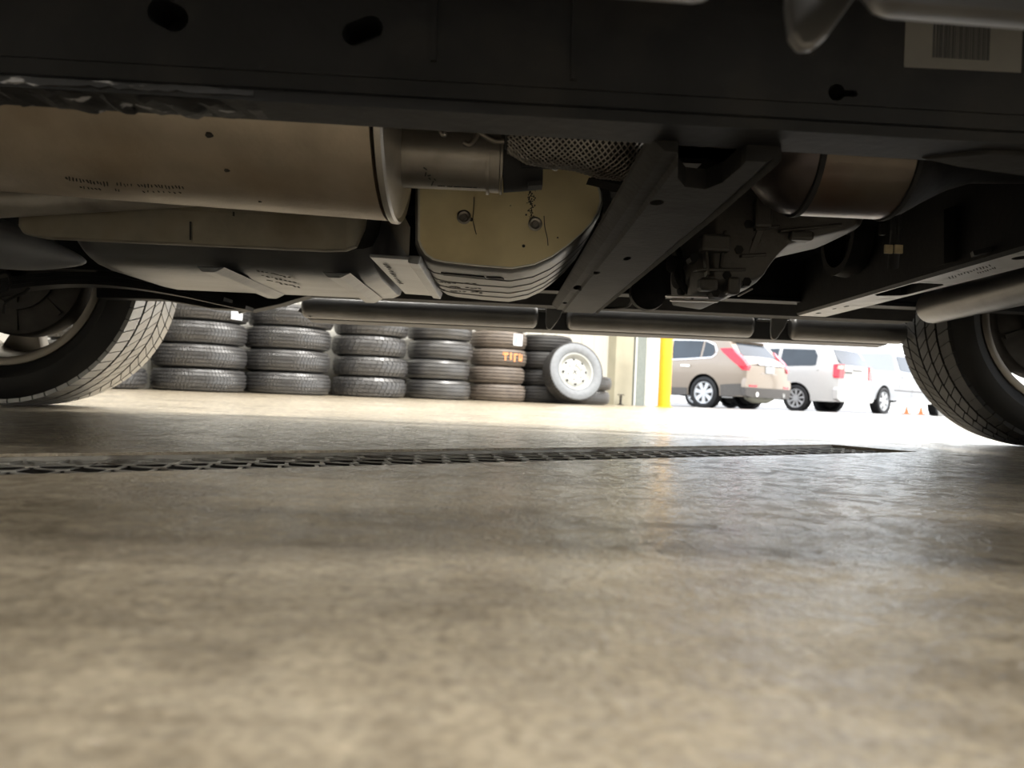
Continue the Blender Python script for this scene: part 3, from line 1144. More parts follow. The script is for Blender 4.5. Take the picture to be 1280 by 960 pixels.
for sd in (1, -1):
    k = K()
    rings = []
    for z, i_, f_ in zip([0.86, 0.90, 1.18, 1.20], [0.20, 0.22, 0.20, 0.18], [0.10, 0.12, 0.13, 0.11]):
        xr_ = van.rear_x(z)
        yo = van.hw(xr_ + 0.02, z) + 0.012
        a = Vector((xr_ + f_, sd * (van.hw(xr_ + f_, z) + 0.012), z))
        b = Vector((xr_ - 0.02, sd * yo, z))
        c = Vector((xr_ - 0.04, sd * (yo - i_), z))
        rings.append([a, b, c, c + Vector((0.06, 0, 0)), a - Vector((0, sd * 0.03, 0))])
    k.loft(rings)
    lamp = k.build('tail_lamp', M['red'], van.T, bevel=0.004)
    k = K()
    rings = []
    for z in (1.08, 1.17):
        xr_ = van.rear_x(z)
        yo = van.hw(xr_ + 0.02, z) + 0.018
        b = Vector((xr_ - 0.026, sd * yo, z))
        c = Vector((xr_ - 0.047, sd * (yo - 0.15), z))
        rings.append([b, c, c + Vector((0.05, 0, 0)), b + Vector((0.05, 0, 0))])
    k.loft(rings)
    k.build('clear_lens', M['clear'], lamp)['label'] = 'pale upper lens'
van.rear('rear_window', [(1.20, -0.72, 0.72), (1.40, -0.69, 0.69), (1.58, -0.62, 0.62)], M['glass'])
van.rear('bumper', [(0.30, -0.80, 0.80), (0.36, -0.92, 0.92), (0.58, -0.94, 0.94), (0.64, -0.90, 0.90)], M['vanp'], off=0.06, thick=0.12)
van.rear('plate_recess', [(0.80, -0.28, 0.28), (1.02, -0.28, 0.28)], M['vanp'], off=0.004)
van.rear('number_plate', [(0.84, -0.15, 0.15), (0.98, -0.15, 0.15)], M['plate'], off=0.018)
# dark emblem and tailgate handle as low lettering bars
van.rear('tailgate_badge', [(0.99, 0.28, 0.66), (1.03, 0.28, 0.66)], M['clad'], off=0.018, nx=3)
van.rear('tailgate_handle', [(1.06, -0.22, 0.22), (1.09, -0.22, 0.22)], M['clad'], off=0.016)
k = K()
k.bar((-0.98, -0.3, 1.24), (-0.95, 0.3, 1.27), 0.02, 0.012)
k.build('wiper', M['black'], van.T)

# --- white pickup further back, side on
wp = P(1171, 503, 24.0)
WBT = 3.85
loc = Vector((wp.x, wp.y, GZ)) - UV * WBT + NV * 0.86
top = [(-1.20, 1.00), (-1.18, 1.22), (0.70, 1.24), (0.74, 1.30), (0.86, 1.78), (1.0, 1.84), (1.9, 1.86), (2.35, 1.80), (3.1, 1.26), (4.3, 1.14), (4.42, 1.0), (4.46, 0.62)]
pk_ = Car('pickup', 'white four-door pickup parked side-on behind the minivan', 'truck', loc, ANG, top, -1.20, 4.46, 1.96, 1.22, 1.86, 0.42, WBT, 0.39, 1.70, M['trk'])
pk_.wheels(6, 0.10, wd=0.26)
pk_.side('side_window', [(0.98, 1.32, 1.66), (1.04, 1.28, 1.72), (1.72, 1.26, 1.73)], M['glass'])
pk_.side('side_window', [(1.86, 1.26, 1.73), (2.3, 1.26, 1.70), (2.9, 1.26, 1.33)], M['glass'])
pk_.side('door_seam', [(1.785, 0.55, 1.22), (1.80, 0.55, 1.22)], M['clad'], off=0.003)
pk_.side('door_seam', [(0.92, 0.75, 1.22), (0.935, 0.75, 1.22)], M['clad'], off=0.003)
pk_.side('door_handle', [(1.05, 1.08, 1.12), (1.25, 1.08, 1.12)], M['trk'], off=0.03)
pk_.side('side_moulding', [(0.62, 0.70, 0.73), (2.95, 0.70, 0.73)], M['clad'], off=0.01)
k = K()
for sd in (1, -1):
    k.bar((0.62, sd * 0.99, 0.40), (2.95, sd * 0.99, 0.40), 0.13, 0.05)
each(k, 'running_board', M['chrome'], pk_.T)
pk_.rear('tailgate', [(0.66, -0.8, 0.8), (1.18, -0.8, 0.8)], M['trk'], off=0.0)
pk_.rear('bumper', [(0.45, -0.9, 0.9), (0.62, -0.92, 0.92)], M['chrome'], off=0.08, thick=0.14)

# traffic cones seen beneath the pickup
for px, lab in ((1133, 'small orange traffic cone seen under the white pickup, nearer the minivan'), (1151, 'small orange traffic cone seen under the white pickup, beside its front wheel')):
    q = PZ(px, 519, GZ)
    q = P(px, 518, 28.0)
    cn = thing('traffic_cone', lab, 'cone', (q.x, q.y, GZ), 0, 'cones beyond the pickup')
    k = K()
    k.lathe([(0.03, 0.09), (0.29, 0.022), (0.295, 0.001)], (0, 0, 0), 'Z', 20)
    k.build('cone', M['orange'], cn, smooth=40)
    k = K()
    k.box((0, 0, 0.015), (0.24, 0.24, 0.03))
    k.build('base', M['orange'], cn, bevel=0.005)

# ================================================================== THE TRUCK OVERHEAD
TO = Vector((0.13, 1.43, 0.0))
TR = thing('truck', 'underside of a dark truck standing on its wheels over the camera', 'truck', TO)


EACH = {'case_bolt', 'mount_bolt', 'seam_ring', 'weld_ring', 'case_rib', 'pan_rim', 'tank_rib', 'dirt_spot', 'hanger_rod', 'connector', 'floor_rib',
        'rail_seam', 'brake_line', 'band_seam', 'tank_slot', 'mount_bracket', 'step_bracket', 'tank_bracket', 'front_suspension', 'rear_axle_part'}
MARKS = {'printed_code', 'barcode', 'stamped_text', 'crack_mark', 'weld_scale'}


def part(k, name, m, parent=None, **kw):
    if name in EACH:
        return each(k, name, m, parent or TR, TO, **kw)[0]
    o = k.build(name, m, parent or TR, TO, **kw)
    if name in MARKS:
        o['kind'] = 'stuff'
    return o


# body above: side outline with wheel arches, extruded across
XR_, XF_, ZW = -1.435, 1.695, 0.395
k = K()
out = [(-2.55, 0.62), (XR_ - 0.50, 0.60)]
for i in range(13):
    t = pi - pi * i / 12
    out.append((XR_ + cos(t) * 0.5, 0.42 + sin(t) * 0.5 if sin(t) > 0.3 else 0.60))
out += [(XF_ - 0.50, 0.60)]
for i in range(13):
    t = pi - pi * i / 12
    out.append((XF_ + cos(t) * 0.5, 0.42 + sin(t) * 0.5 if sin(t) > 0.3 else 0.60))
out += [(2.55, 0.62), (2.62, 0.95), (2.5, 1.12), (1.35, 1.25), (0.65, 1.82), (-0.75, 1.86), (-0.95, 1.28), (-2.55, 1.25)]
cl = []
for p in out:
    if not cl or (Vector(p) - Vector(cl[-1])).length > 0.01:
        cl.append(p)
k.prism([Vector((x, 0.46, z)) for x, z in cl], (0, 1.94, 0))
part(k, 'body', M['body'])
k = K()
k.box((0, 1.445, 0.625), (3.9, 1.34, 0.05))
fpn = part(k, 'floor_pan', M['black'])
k = K()
for yy in (1.0, 1.25, 1.6, 1.85):
    k.bar((-1.9, yy, 0.595), (1.9, yy, 0.595), 0.05, 0.012)
part(k, 'floor_rib', M['black'], fpn)
for y0, y1 in ((2.22, 2.36), (0.50, 0.60)):
    k = K()
    zb = 0.361 if y0 > 1 else 0.50
    prof = [(y0, 0.61), (y0, zb + 0.05), (y0 + 0.03, zb), (y1 - 0.03, zb), (y1, zb + 0.06), (y1, 0.61)]
    k.prism([Vector((-1.02, a, b)) for a, b in prof], (2.23, 0, 0))
    part(k, 'rocker_panel', M['black'])


# --- frame rails
def rail(name, ya0, yb0, ya1, yb1, x0, x1, zb, zt, parent=None):
    """box rail; ya near face, yb far face at x0 and x1"""
    k_ = K()
    lip = 0.010
    rings = []
    for x, ya, yb in ((x0, ya0, yb0), (x1, ya1, yb1)):
        rings.append([Vector((x, ya, zt)), Vector((x, ya, zb + 0.014)), Vector((x, ya - 0.004, zb + 0.010)), Vector((x, ya - 0.004, zb)), Vector((x, yb, zb)), Vector((x, yb, zt))])
    k_.loft(rings)
    return part(k_, name, M['frame'])


ZR = 0.352


def near_y(X):
    return 0.700 + 0.022 * X


def far_edge(X):
    return 0.750 + 0.036 * X


nr = rail('frame_rail', near_y(-2.2), far_edge(-2.2), near_y(2.3), far_edge(2.3), -2.2, 2.3, ZR, 0.575)
nr['label'] = 'near black frame rail with scraped lower edge and paper label'


def slot_cutter(px, py, lpx, wpx, ang, Yr=0.70):
    c = P(px, py, Yr) - TO
    k_ = K()
    sc = Yr / FPX
    pts = []
    a_ = (lpx - wpx) / 2 * sc
    r_ = wpx / 2 * sc
    ca, sa = cos(ang), sin(ang)
    for i in range(24):
        t = 2 * pi * i / 24
        x = cos(t) * r_ + (a_ if cos(t) > 0 else -a_)
        z = sin(t) * r_
        pts.append(Vector((c.x + x * ca - z * sa, c.y - 0.03, c.z + x * sa + z * ca)))
    k_.prism(pts, (0, 0.066, 0))
    return k_


cut(nr, [slot_cutter(214, 23, 52, 34, -0.45), slot_cutter(454, 40, 52, 30, 0.42), slot_cutter(1050, 112, 22, 22, 0.0), slot_cutter(1065, 113, 24, 9, 0.0),
         slot_cutter(1003, 184, 9, 4, 0.0, 0.75)])
# stamped vertical seams and faint ribs on the rail
k = K()
for px in (541, 716):
    a, b = P(px, 0, 0.70), P(px + 1, 78 if px < 600 else 100, 0.70)
    k.bar(Vector((a.x, near_y(a.x) - 0.001, 0.56)), Vector((b.x, near_y(b.x) - 0.001, b.z)), 0.005, 0.004, up=(0, 1, 0))
k.bar(Vector((-2.1, near_y(-2.1) - 0.0005, ZR + 0.030)), Vector((2.2, near_y(2.2) - 0.0005, ZR + 0.030)), 0.002, 0.003)
part(k, 'rail_seam', M['frame'], nr)
# crumpled scraped lip along the lower edge at the left
k = K()
rnd = random.Random(3)
rings = []
nseg = 46
for i in range(nseg + 1):
    X = -0.62 + (0.62 - 0.232) * i / nseg
    ya, yb = near_y(X), far_edge(X)
    env = min(1, (nseg - i) / 5) * min(1, 0.3 + i / 6)
    j = lambda a: rnd.uniform(-a, a) * env
    dz = (0.0025 + 0.0025 * sin(i * 0.55) + 0.0015 * sin(i * 1.7)) * env
    rings.append([Vector((X, ya - 0.0045 + j(0.0008), ZR + 0.009 + j(0.0015))),
                  Vector((X, ya - 0.0052 + j(0.0008), ZR + 0.004 + j(0.0015))),
                  Vector((X, ya + 0.006 + j(0.004), ZR - dz * 0.8 + j(0.002))),
                  Vector((X, ya + 0.026 + j(0.004), ZR - dz * 1.0 + j(0.003))),
                  Vector((X, yb - 0.004 + j(0.003), ZR - dz * 0.7 + j(0.0025))),
                  Vector((X, yb, ZR + 0.004)), Vector((X, ya + 0.01, ZR + 0.012))])
k.loft(rings)
part(k, 'crushed_edge', M['scrape'], nr, smooth=25)['label'] = 'crumpled edge with bright scrapes'
# paper label with barcode
la, lb = P(1137, 28, 0.70), P(1285, 92, 0.70)
k = K()
xl0, xl1 = la.x, lb.x
zl0, zl1 = P(1137, 80, 0.70).z, P(1137, 14, 0.70).z
cx = (xl0 + xl1) / 2
slope = 0.022


def on_rail(x, z, off=0.0):
    return Vector((x, near_y(x) - off, z))


k.prism([on_rail(xl0, zl0), on_rail(xl1, zl0 + 0.0015), on_rail(xl1, zl1 + 0.0015), on_rail(xl0, zl1)], (0, -0.0008, 0))
lab_o = part(k, 'label', M['paper'], nr)
k = K()
bx0, bx1 = P(1172, 50, 0.70).x, P(1246, 50, 0.70).x
bz0, bz1 = P(1210, 69, 0.70).z, P(1210, 26, 0.70).z
x = bx0
rb = random.Random(11)
while x < bx1:
    wbar = rb.choice((0.0005, 0.0008, 0.0012, 0.0017))
    k.box((x + wbar / 2, near_y(x) - 0.0011, (bz0 + bz1) / 2), (wbar, 0.0006, bz1 - bz0))
    x += wbar + rb.choice((0.0007, 0.001, 0.0014))
part(k, 'barcode', M['ink'], nr)
# gusset widening the rail at the right
k = K()
g0, g1, g2 = P(1146, 197, 0.762), P(1290, 224, 0.80), P(1290, 192, 0.735)
gx = [(g0.x, 0.757, ZR - 0.002), (g0.x + 0.05, 0.775, ZR - 0.003), (0.95, 0.885, ZR - 0.006), (1.3, 0.91, ZR - 0.006), (1.3, 0.712, ZR - 0.006), (g0.x + 0.05, 0.724, ZR - 0.004)]
k.prism([Vector(q_) for q_ in gx], (0, 0, 0.10))
part(k, 'gusset', M['cross'], nr, bevel=0.003)

fr = rail('frame_rail', 2.11, 2.17, 2.11, 2.17, -2.2, 2.3, 0.385, 0.575)

# --- centre crossmember: pressed channel
k = K()
rings = []
for Y, z in ((0.745, 0.336), (0.95, 0.3325), (2.14, 0.3316)):
    xl, xr = 0.147, 0.262
    zt = z + 0.022
    rings.append([Vector((xl - 0.010, Y, z + 0.018)), Vector((xl + 0.004, Y, z + 0.006)), Vector((xl + 0.018, Y, z + 0.005)), Vector((xl + 0.022, Y, z)), Vector((xr - 0.010, Y, z)), Vector((xr - 0.004, Y, z + 0.004)), Vector((xr, Y, z - 0.002)), Vector((xr + 0.004, Y, z + 0.004)),
                  Vector((xr + 0.002, Y, zt)), Vector((xl - 0.012, Y, zt))])
k.loft(rings)
cm = part(k, 'crossmember', M['cross'])


def hole_z(px, py, z, lx, ly, sx=0.0, parent=None, depth=0.06):
    c = PZ(px, py, z) - TO
    kk = K()
    pts = []
    for i in range(20):
        t = 2 * pi * i / 20
        pts.append(Vector((c.x + cos(t) * lx + sin(t) * sx, c.y + sin(t) * ly, c.z - 0.02)))
    kk.prism(pts, (0, 0, depth))
    return kk


win = [PZ(px, py, 0.334) for px, py in ((847, 192), (847, 224), (856, 234), (882, 237), (903, 229), (926, 211), (938, 198), (941, 193.5))]
wk = K()
wk.prism([Vector((q_.x - TO.x, q_.y - TO.y, 0.30)) for q_ in win], (0, 0, 0.10))
cut(cm, [wk, hole_z(821, 254, .3325, .0085, .012), hole_z(784, 323, .3325, .006, .018), hole_z(746, 341, .3325, .006, .018), hole_z(722, 362, .3325, .009, .035), hole_z(706, 381, .3325, .006, .02)])
# foot plate and cable loop at its far end
k = K()
pp = [P(690, 389, 2.12), P(737, 392, 2.12), P(760, 372, 2.0), P(768, 366, 1.95), P(787, 366, 1.95), P(790, 372, 1.95), P(786, 382, 2.0), P(772, 385, 2.05), P(755, 385, 2.08)]
k.tube(smoothpath(pp[2:], 5), 0.0035, 8)
part(k, 'cable_loop', M['cross'])

# --- slotted crossmember at the right
ZX = 0.3505
k = K()


_l0, _l1, _r0, _r1 = PZ(984, 398, ZX), PZ(1280, 312, ZX), PZ(1022, 399, ZX), PZ(1280, 335, ZX)


def xl_(Y):
    return _l0.x + (_l1.x - _l0.x) * (Y - _l0.y) / (_l1.y - _l0.y)


def xr_(Y):
    return _r0.x + (_r1.x - _r0.x) * (Y - _r0.y) / (_r1.y - _r0.y)


rings = []
for Y in (0.80, 1.2, 1.6, 2.14):
    a, b = xl_(Y), xr_(Y)
    top_ = 0.50
    rings.append([Vector((a - 0.001, Y, ZX + 0.006)), Vector((a + 0.005, Y, ZX)), Vector((b - 0.004, Y, ZX)), Vector((b, Y, ZX + 0.004)), Vector((b, Y, top_)), Vector((a - 0.001, Y, top_))])
k.loft(rings)
k.mi = 0
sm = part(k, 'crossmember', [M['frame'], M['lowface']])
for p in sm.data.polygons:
    if p.normal.z < -0.9:  # downward faces take the paler grey
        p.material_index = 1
sm['label'] = 'slotted crossmember with a grey underside'
sk = K()
sk.prism([Vector((q_.x - TO.x, q_.y - TO.y, ZX - 0.02)) for q_ in (PZ(1093, 368.3, ZX), PZ(1140, 354.8, ZX), PZ(1150, 353.6, ZX), PZ(1178, 355, ZX), PZ(1180, 356.2, ZX), PZ(1134, 368.3, ZX), PZ(1126, 369.6, ZX), PZ(1096, 369.8, ZX))], (0, 0, 0.14))
cut(sm, [sk, hole_z(1023, 391.5, ZX, .006, .014), hole_z(1043, 386, ZX, .004, .010), hole_z(1058, 383, ZX, .005, .012), hole_z(1278, 322, ZX, .012, .02)])
# stamped lettering, unreadable strokes on the grey face
k = K()
rs = random.Random(5)
for row, (px0, py0, px1, py1) in enumerate(((1186, 347, 1240, 331), (1222, 341, 1246, 334))):
    n_ = 14 if row == 0 else 8
    for i in range(n_):
        t = i / n_
        px, py = px0 + (px1 - px0) * t, py0 + (py1 - py0) * t
        a = PZ(px, py - rs.uniform(0, 1.2), ZX - 0.0004)
        b = PZ(px + rs.uniform(0.8, 2.2), py + rs.uniform(0.4, 1.8), ZX - 0.0004)
        k.bar(a, b, 0.0016, 0.0006)
part(k, 'stamped_text', M['ink'], sm)

# --- round cross tube at the right
k = K()
c0, c1 = P(1168, 384, 2.0), P(1300, 354, 1.54)
c0.x, c1.x = 1.115, 1.075
c0.z = c1.z = 0.232 + HCAM + 0.036
d_ = (c1 - c0).normalized()
pts, rad = [], []
for i in range(7):
    t = pi / 2 * i / 6
    pts.append(c0 + d_ * (0.030 * (1 - cos(t))))
    rad.append(max(0.004, 0.042 * sin(t)))
pts += [c0 + d_ * 0.2, c1, c1 + d_ * 0.5]
rad += [0.041, 0.040, 0.040]
k.tube(pts, rad, 24)
part(k, 'cross_tube', M['step'], smooth=50)

# --- muffler
MA, MB_, MY = 0.165, 0.135, 1.085
MZ = HCAM + 0.2175 * MY + 0.150 - 0.012


def oval(x, a, b, yc=MY, zc=MZ, n=48):
    zc = zc - 0.030 * (x + 0.157)
    return [Vector((x, yc + cos(2 * pi * i / n) * a, zc + sin(2 * pi * i / n) * b)) for i in range(n)]


MX1, MX0 = -0.157, -0.95
k = K()
k.loft([oval(MX0, MA * 0.98, MB_ * 0.98), oval(MX0 + 0.01, MA, MB_), oval(MX1 - 0.020, MA, MB_), oval(MX1 - 0.016, MA * 1.0, MB_ * 1.0)], cap=True)
mf = part(k, 'muffler', M['muffler'], smooth=40)
k = K()
k.loft([oval(MX1 - 0.011, MA * 1.001, MB_ * 1.001), oval(MX1 - 0.010, MA * 1.022, MB_ * 1.028), oval(MX1 - 0.002, MA * 1.024, MB_ * 1.030), oval(MX1 + 0.001, MA * 1.005, MB_ * 1.005), oval(MX1 - 0.002, MA * 0.97, MB_ * 0.965), oval(MX1 + 0.004, MA * 0.86, MB_ * 0.85), oval(MX1 + 0.010, MA * 0.55, MB_ * 0.55)], cap=True)
part(k, 'end_cap', M['muffcap'], mf, smooth=40)['label'] = 'bare metal folded end cap'
# small dents, weld drops and printed code on the muffler skin
k = K()
rs = random.Random(9)


def muff_pt(px, py):
    d = ray(px, py)
    best = None
    for i in range(400):
        s_ = 0.7 + i * 0.0015
        q_ = CAM + d * (s_ / d.y)
        v_ = ((q_.y - MY) / MA) ** 2 + ((q_.z - MZ + 0.030 * (q_.x + 0.157)) / MB_) ** 2
        if v_ <= 1.0:
            return q_
    return q_


for row, (x0, x1, y0, y1, n_) in enumerate(((82, 138, 223, 231, 13), (146, 168, 230, 232, 5), (172, 232, 232, 235, 14), (100, 128, 234, 237, 6), (144, 152, 237, 238, 2), (178, 230, 239, 241, 8))):
    for i in range(n_):
        t = i / n_
        px, py = x0 + (x1 - x0) * t, y0 + (y1 - y0) * t
        a = muff_pt(px, py - (3.0 if row < 3 else 1.6) * rs.uniform(0.4, 1))
        b = muff_pt(px + rs.uniform(0.5, 3.0), py + (2.4 if row < 3 else 1.4) * rs.uniform(0.2, 1))
        k.bar(a, b, 0.0016 if row != 0 else 0.0028, 0.0012, up=(0, 1, 0))
part(k, 'printed_code', M['ink'], mf)
k = K()
for px, py, r_ in ((262, 169, 0.005), (284, 213, 0.0035), (325, 252, 0.002)):
    q_ = muff_pt(px, py)
    k.tube([q_ + Vector((-r_ * 1.2, 0.001, 0)), q_ + Vector((-r_ * .4, -0.001, 0)), q_ + Vector((r_ * .4, -0.001, 0)), q_ + Vector((r_ * 1.2, 0.001, 0))], [0.0005, r_ * 0.8, r_ * 0.7, 0.0005], 8)
part(k, 'dirt_spot', M['iron'], mf, smooth=60)
# tail pipe passing behind
k = K()
k.tube(smoothpath([P(-90, 256, 1.272), P(0, 250, 1.272), P(120, 243, 1.272), P(250, 235, 1.272), P(330, 228, 1.272)], 5), 0.029, 20)
part(k, 'tail_pipe', M['tailpipe'], smooth=50)
# inlet pipe with weld ring and clamp
pc0, pc1 = P(500, 192, 1.085), P(618, 197, 1.085)
PR = 0.050
pc0.z = pc1.z = P(570, 243, 1.11).z + 0.051
pc1.y = pc0.y = 1.085
k = K()
k.cyl(pc0, pc1, PR, n=32)
ip = part(k, 'inlet_pipe', M['pipe'], smooth=50)
k = K()
for (xa, xb, r_) in ((609, 613, 0.0545), (614, 625, 0.0515), (626, 629, 0.0535)):
    a, b = P(xa, 200, 1.085), P(xb, 200, 1.085)
    k.cyl(Vector((a.x, 1.085, pc0.z)), Vector((b.x, 1.085, pc0.z)), r_, n=32)
part(k, 'weld_ring', M['pipe'], ip, smooth=50)
k = K()
a, b = P(628, 200, 1.085), P(676, 200, 1.085)
k.cyl(Vector((a.x, 1.085, pc0.z)), Vector((b.x, 1.085, pc0.z + 0.004)), 0.0505, 0.048, n=32)
k.bar(P(652, 204, 1.03), P(694, 206, 1.04), 0.012, 0.010)
k.bar(P(660, 232, 1.05), P(677, 231, 1.05), 0.02, 0.006)
cl_ = part(k, 'pipe_clamp', M['black'], smooth=50)
k = K()
k.tube([P(690, 207, 1.03), P(694, 206.5, 1.03), P(698, 206, 1.03)], [0.006, 0.008, 0.006], 10)
part(k, 'clamp_bolt', M['alubright'], cl_, smooth=50)
k = K()
rs = random.Random(21)
for i in range(26):
    t = i / 26
    px, py = 528 + 72 * t, 208 + 28 * min(1, t * 2.2) + rs.uniform(-4, 4)
    a = P(px, py, 1.032)
    b = P(px + rs.uniform(-4, 8), py + rs.uniform(-2, 5), 1.032)

    def onp(q_):
        dz = max(-0.049, min(0.049, q_.z - pc0.z))
        return Vector((q_.x, 1.085 - math.sqrt(PR ** 2 - dz ** 2) - 0.0002, pc0.z + dz))
    k.bar(onp(a), onp(b), 0.0018, 0.0008, up=(0, 1, 0.3))
part(k, 'weld_scale', M['ink'], ip)
# hanger pin above it
k = K()
k.tube(smoothpath([P(548, 150, 1.0), P(552, 166, 1.0), P(556, 168, 1.0), P(558, 162, 1.0), P(572, 161, 1.0)], 4), 0.0035, 8)
k.tube(smoothpath([P(596, 165, 1.0), P(604, 168, 1.0), P(618, 176, 1.0), P(630, 176, 1.0)], 4), 0.004, 8)
k.tube(smoothpath([P(602, 158, 1.0), P(592, 176, 1.0), P(586, 181, 1.0), P(580, 178, 1.0)], 4), 0.004, 8)
part(k, 'hanger_rod', M['pipe'], smooth=50)

# --- flex pipe: inner bellows and woven wire braid
fa = [(632, 162), (660, 164), (690, 166), (720, 168), (752, 171), (782, 172), (800, 172), (806, 172)]
frad = [0.026, 0.040, 0.043, 0.044, 0.051, 0.053, 0.042, 0.012]
fpts = []
for (px, py) in fa:
    q_ = P(px, py, 0.98)
    fpts.append(q_)
k = K()
k.tube(fpts, [r_ * 0.93 for r_ in frad], 24)
fx = part(k, 'flex_pipe', M['black'], smooth=60)
L_ = [0]
for a, b in zip(fpts, fpts[1:]):
    L_.append(L_[-1] + (b - a).length)


def at_len(t):
    s_ = t * L_[-1]
    for i in range(len(fpts) - 1):
        if s_ <= L_[i + 1] + 1e-9:
            f_ = (s_ - L_[i]) / (L_[i + 1] - L_[i])
            return fpts[i].lerp(fpts[i + 1], f_), frad[i] + (frad[i + 1] - frad[i]) * f_
    return fpts[-1], frad[-1]


k = K()
NS = 34
for s_ in (1, -1):
    for j in range(NS):
        pts = []
        for i in range(34):
            t = 0.02 + 0.94 * i / 33
            c_, r_ = at_len(t)
            an = 2 * pi * j / NS + s_ * t * 4.4
            wv = 0.0007 * (1 if (i + j) % 2 else -1) * s_
            pts.append(c_ + Vector((0, cos(an), sin(an))) * (r_ + wv))
        k.tube(pts, 0.0011, 4, cap=False)
tag(part(k, 'wire_braid', M['braid'], fx, smooth=80), kind='stuff')
# --- catalytic converter
CY, CR = 1.10, 0.092
cz = P(1055, 277, CY + 0.02).z + CR + 0.004
k = K()
X = lambda px: P(px, 230, CY).x
prof = [(X(938), 0.040), (X(950), 0.062), (X(966), 0.080), (X(984), 0.090), (X(998), CR)]
prof2 = [(X(998), CR), (X(1004), CR + 0.001), (X(1100), CR + 0.001), (X(1110), CR)]
prof3 = [(X(1110), CR), (X(1128), 0.086), (X(1150), 0.070), (X(1180), 0.050), (X(1215), 0.036), (X(1290), 0.032)]
k.lathe([(prof2[0][0], 0.01)] + prof2 + [(prof2[-1][0], 0.01)], (0, CY, cz), 'X', 40)
ct = part(k, 'catalytic_converter', M['cat'], smooth=40)
k = K()
k.lathe(prof, (0, CY, cz), 'X', 40)
k.lathe([(X(930), 0.034), (X(938), 0.040)], (0, CY, cz), 'X', 40)
part(k, 'inlet_cone', M['cone'], ct, smooth=50)
k = K()
k.lathe(prof3, (0, CY, cz), 'X', 40)
part(k, 'outlet_cone', M['frame'], ct, smooth=50)
k = K()
k.lathe([(X(994), CR), (X(995), CR + 0.004), (X(1001), CR + 0.004), (X(1002), CR)], (0, CY, cz), 'X', 40)
k.lathe([(X(1107), CR), (X(1108), CR + 0.003), (X(1113), CR + 0.003), (X(1114), CR - 0.003)], (0, CY, cz), 'X', 40)
part(k, 'seam_ring', M['black'], ct, smooth=50)
# pipe joining flex and converter, seen only between
k = K()
k.tube(smoothpath([P(800, 172, 0.99), P(835, 146, 1.05), P(880, 140, 1.10), P(925, 150, 1.12), P(955, 190, 1.11)], 5), 0.030, 18)
part(k, 'front_pipe', M['pipe'], smooth=50)

# --- fuel tank with tan heat shield (centre)
TY = 1.35
face = [(524, 300), (527, 309), (533, 318), (542, 324), (555, 327), (600, 332), (640, 335), (668, 330), (690, 320), (710, 306), (728, 290), (739, 278), (746, 266), (750, 252), (749, 240), (745, 229), (738, 221), (727, 215), (712, 211), (640, 204), (560, 200), (530, 200), (524, 206)]
fpoly = [P(px, py, TY) for px, py in face]
cxf = sum((p_.x for p_ in fpoly)) / len(fpoly)
czf = sum((p_.z for p_ in fpoly)) / len(fpoly)
k = K()
k.prism([p_ + Vector((0, -0.003, 0)) for p_ in fpoly], (0, 0.005, 0))


def scl(poly_, sx, sz, Y):
    return [Vector((cxf + (p_.x - cxf) * sx, Y, czf + (p_.z - czf) * sz)) for p_ in poly_]


kt = K()
kt.loft([scl(fpoly, 1.0, 0.98, TY + 0.003), scl(fpoly, 1.035, 1.03, TY + 0.008), scl(fpoly, 1.06, 1.065, TY + 0.03), scl(fpoly, 1.06, 1.075, TY + 0.12), scl(fpoly, 1.06, 1.075, TY + 0.40), scl(fpoly, 1.04, 1.06, TY + 0.46), scl(fpoly, 0.96, 0.97, TY + 0.50)])
ft = part(kt, 'fuel_tank', M['tank'], smooth=50)
hs = part(k, 'heat_shield', M['shield'], ft)
hs['label'] = 'tan heat shield plate with round push clips'
k = K()
ring_o = scl(fpoly, 1.012, 1.016, TY - 0.004)
ring_i = scl(fpoly, 0.992, 0.99, TY - 0.004)
n_ = len(ring_o)
for i in range(n_):
    j = (i + 1) % n_
    a, b, c, d = ring_o[i], ring_o[j], ring_i[j], ring_i[i]
    k.add([a, b, c, d] + [q_ + Vector((0, 0.004, 0)) for q_ in (a, b, c, d)], [(0, 1, 2, 3), (0, 4, 5, 1), (3, 2, 6, 7)])
part(k, 'shield_edge', M['shieldedge'], ft)
for (px, py) in ((580, 271.5), (669, 280)):
    k = K()
    c = P(px, py, TY - 0.003)
    k.lathe([(0.0, 0.0125), (-0.002, 0.0125), (-0.0035, 0.0095), (-0.0025, 0.006), (-0.004, 0.0045), (-0.004, 0.0003)], c, 'Y', 20)
    part(k, 'push_clip', M['pipe'], ft, smooth=40)
k = K()
for pts_ in (((592.5, 246), (592, 262), (591, 274), (593, 284), (595.5, 293)), ((680, 270), (681, 284), (684, 297), (685, 307))):
    k.tube(smoothpath([P(px, py, TY - 0.0035) for px, py in pts_], 4), 0.0007, 5)
for (px, py, r_) in ((589, 274.5, 0.0035), (654.5, 307.5, 0.0028), (697, 297, 0.0015), (638, 257, 0.001)):
    c = P(px, py, TY - 0.003)
    k.lathe([(0, r_), (-0.0012, r_ * 0.7), (-0.0014, 0.0002)], c, 'Y', 10)
rs = random.Random(2)
for i in range(60):
    t = i / 60
    px, py = 664 + rs.gauss(0, 2.2), 239 + 34 * t
    c = P(px, py, TY - 0.0033)
    k.box(c, (rs.uniform(0.001, 0.003), 0.0006, rs.uniform(0.001, 0.003)))
part(k, 'crack_mark', M['ink'], ft)
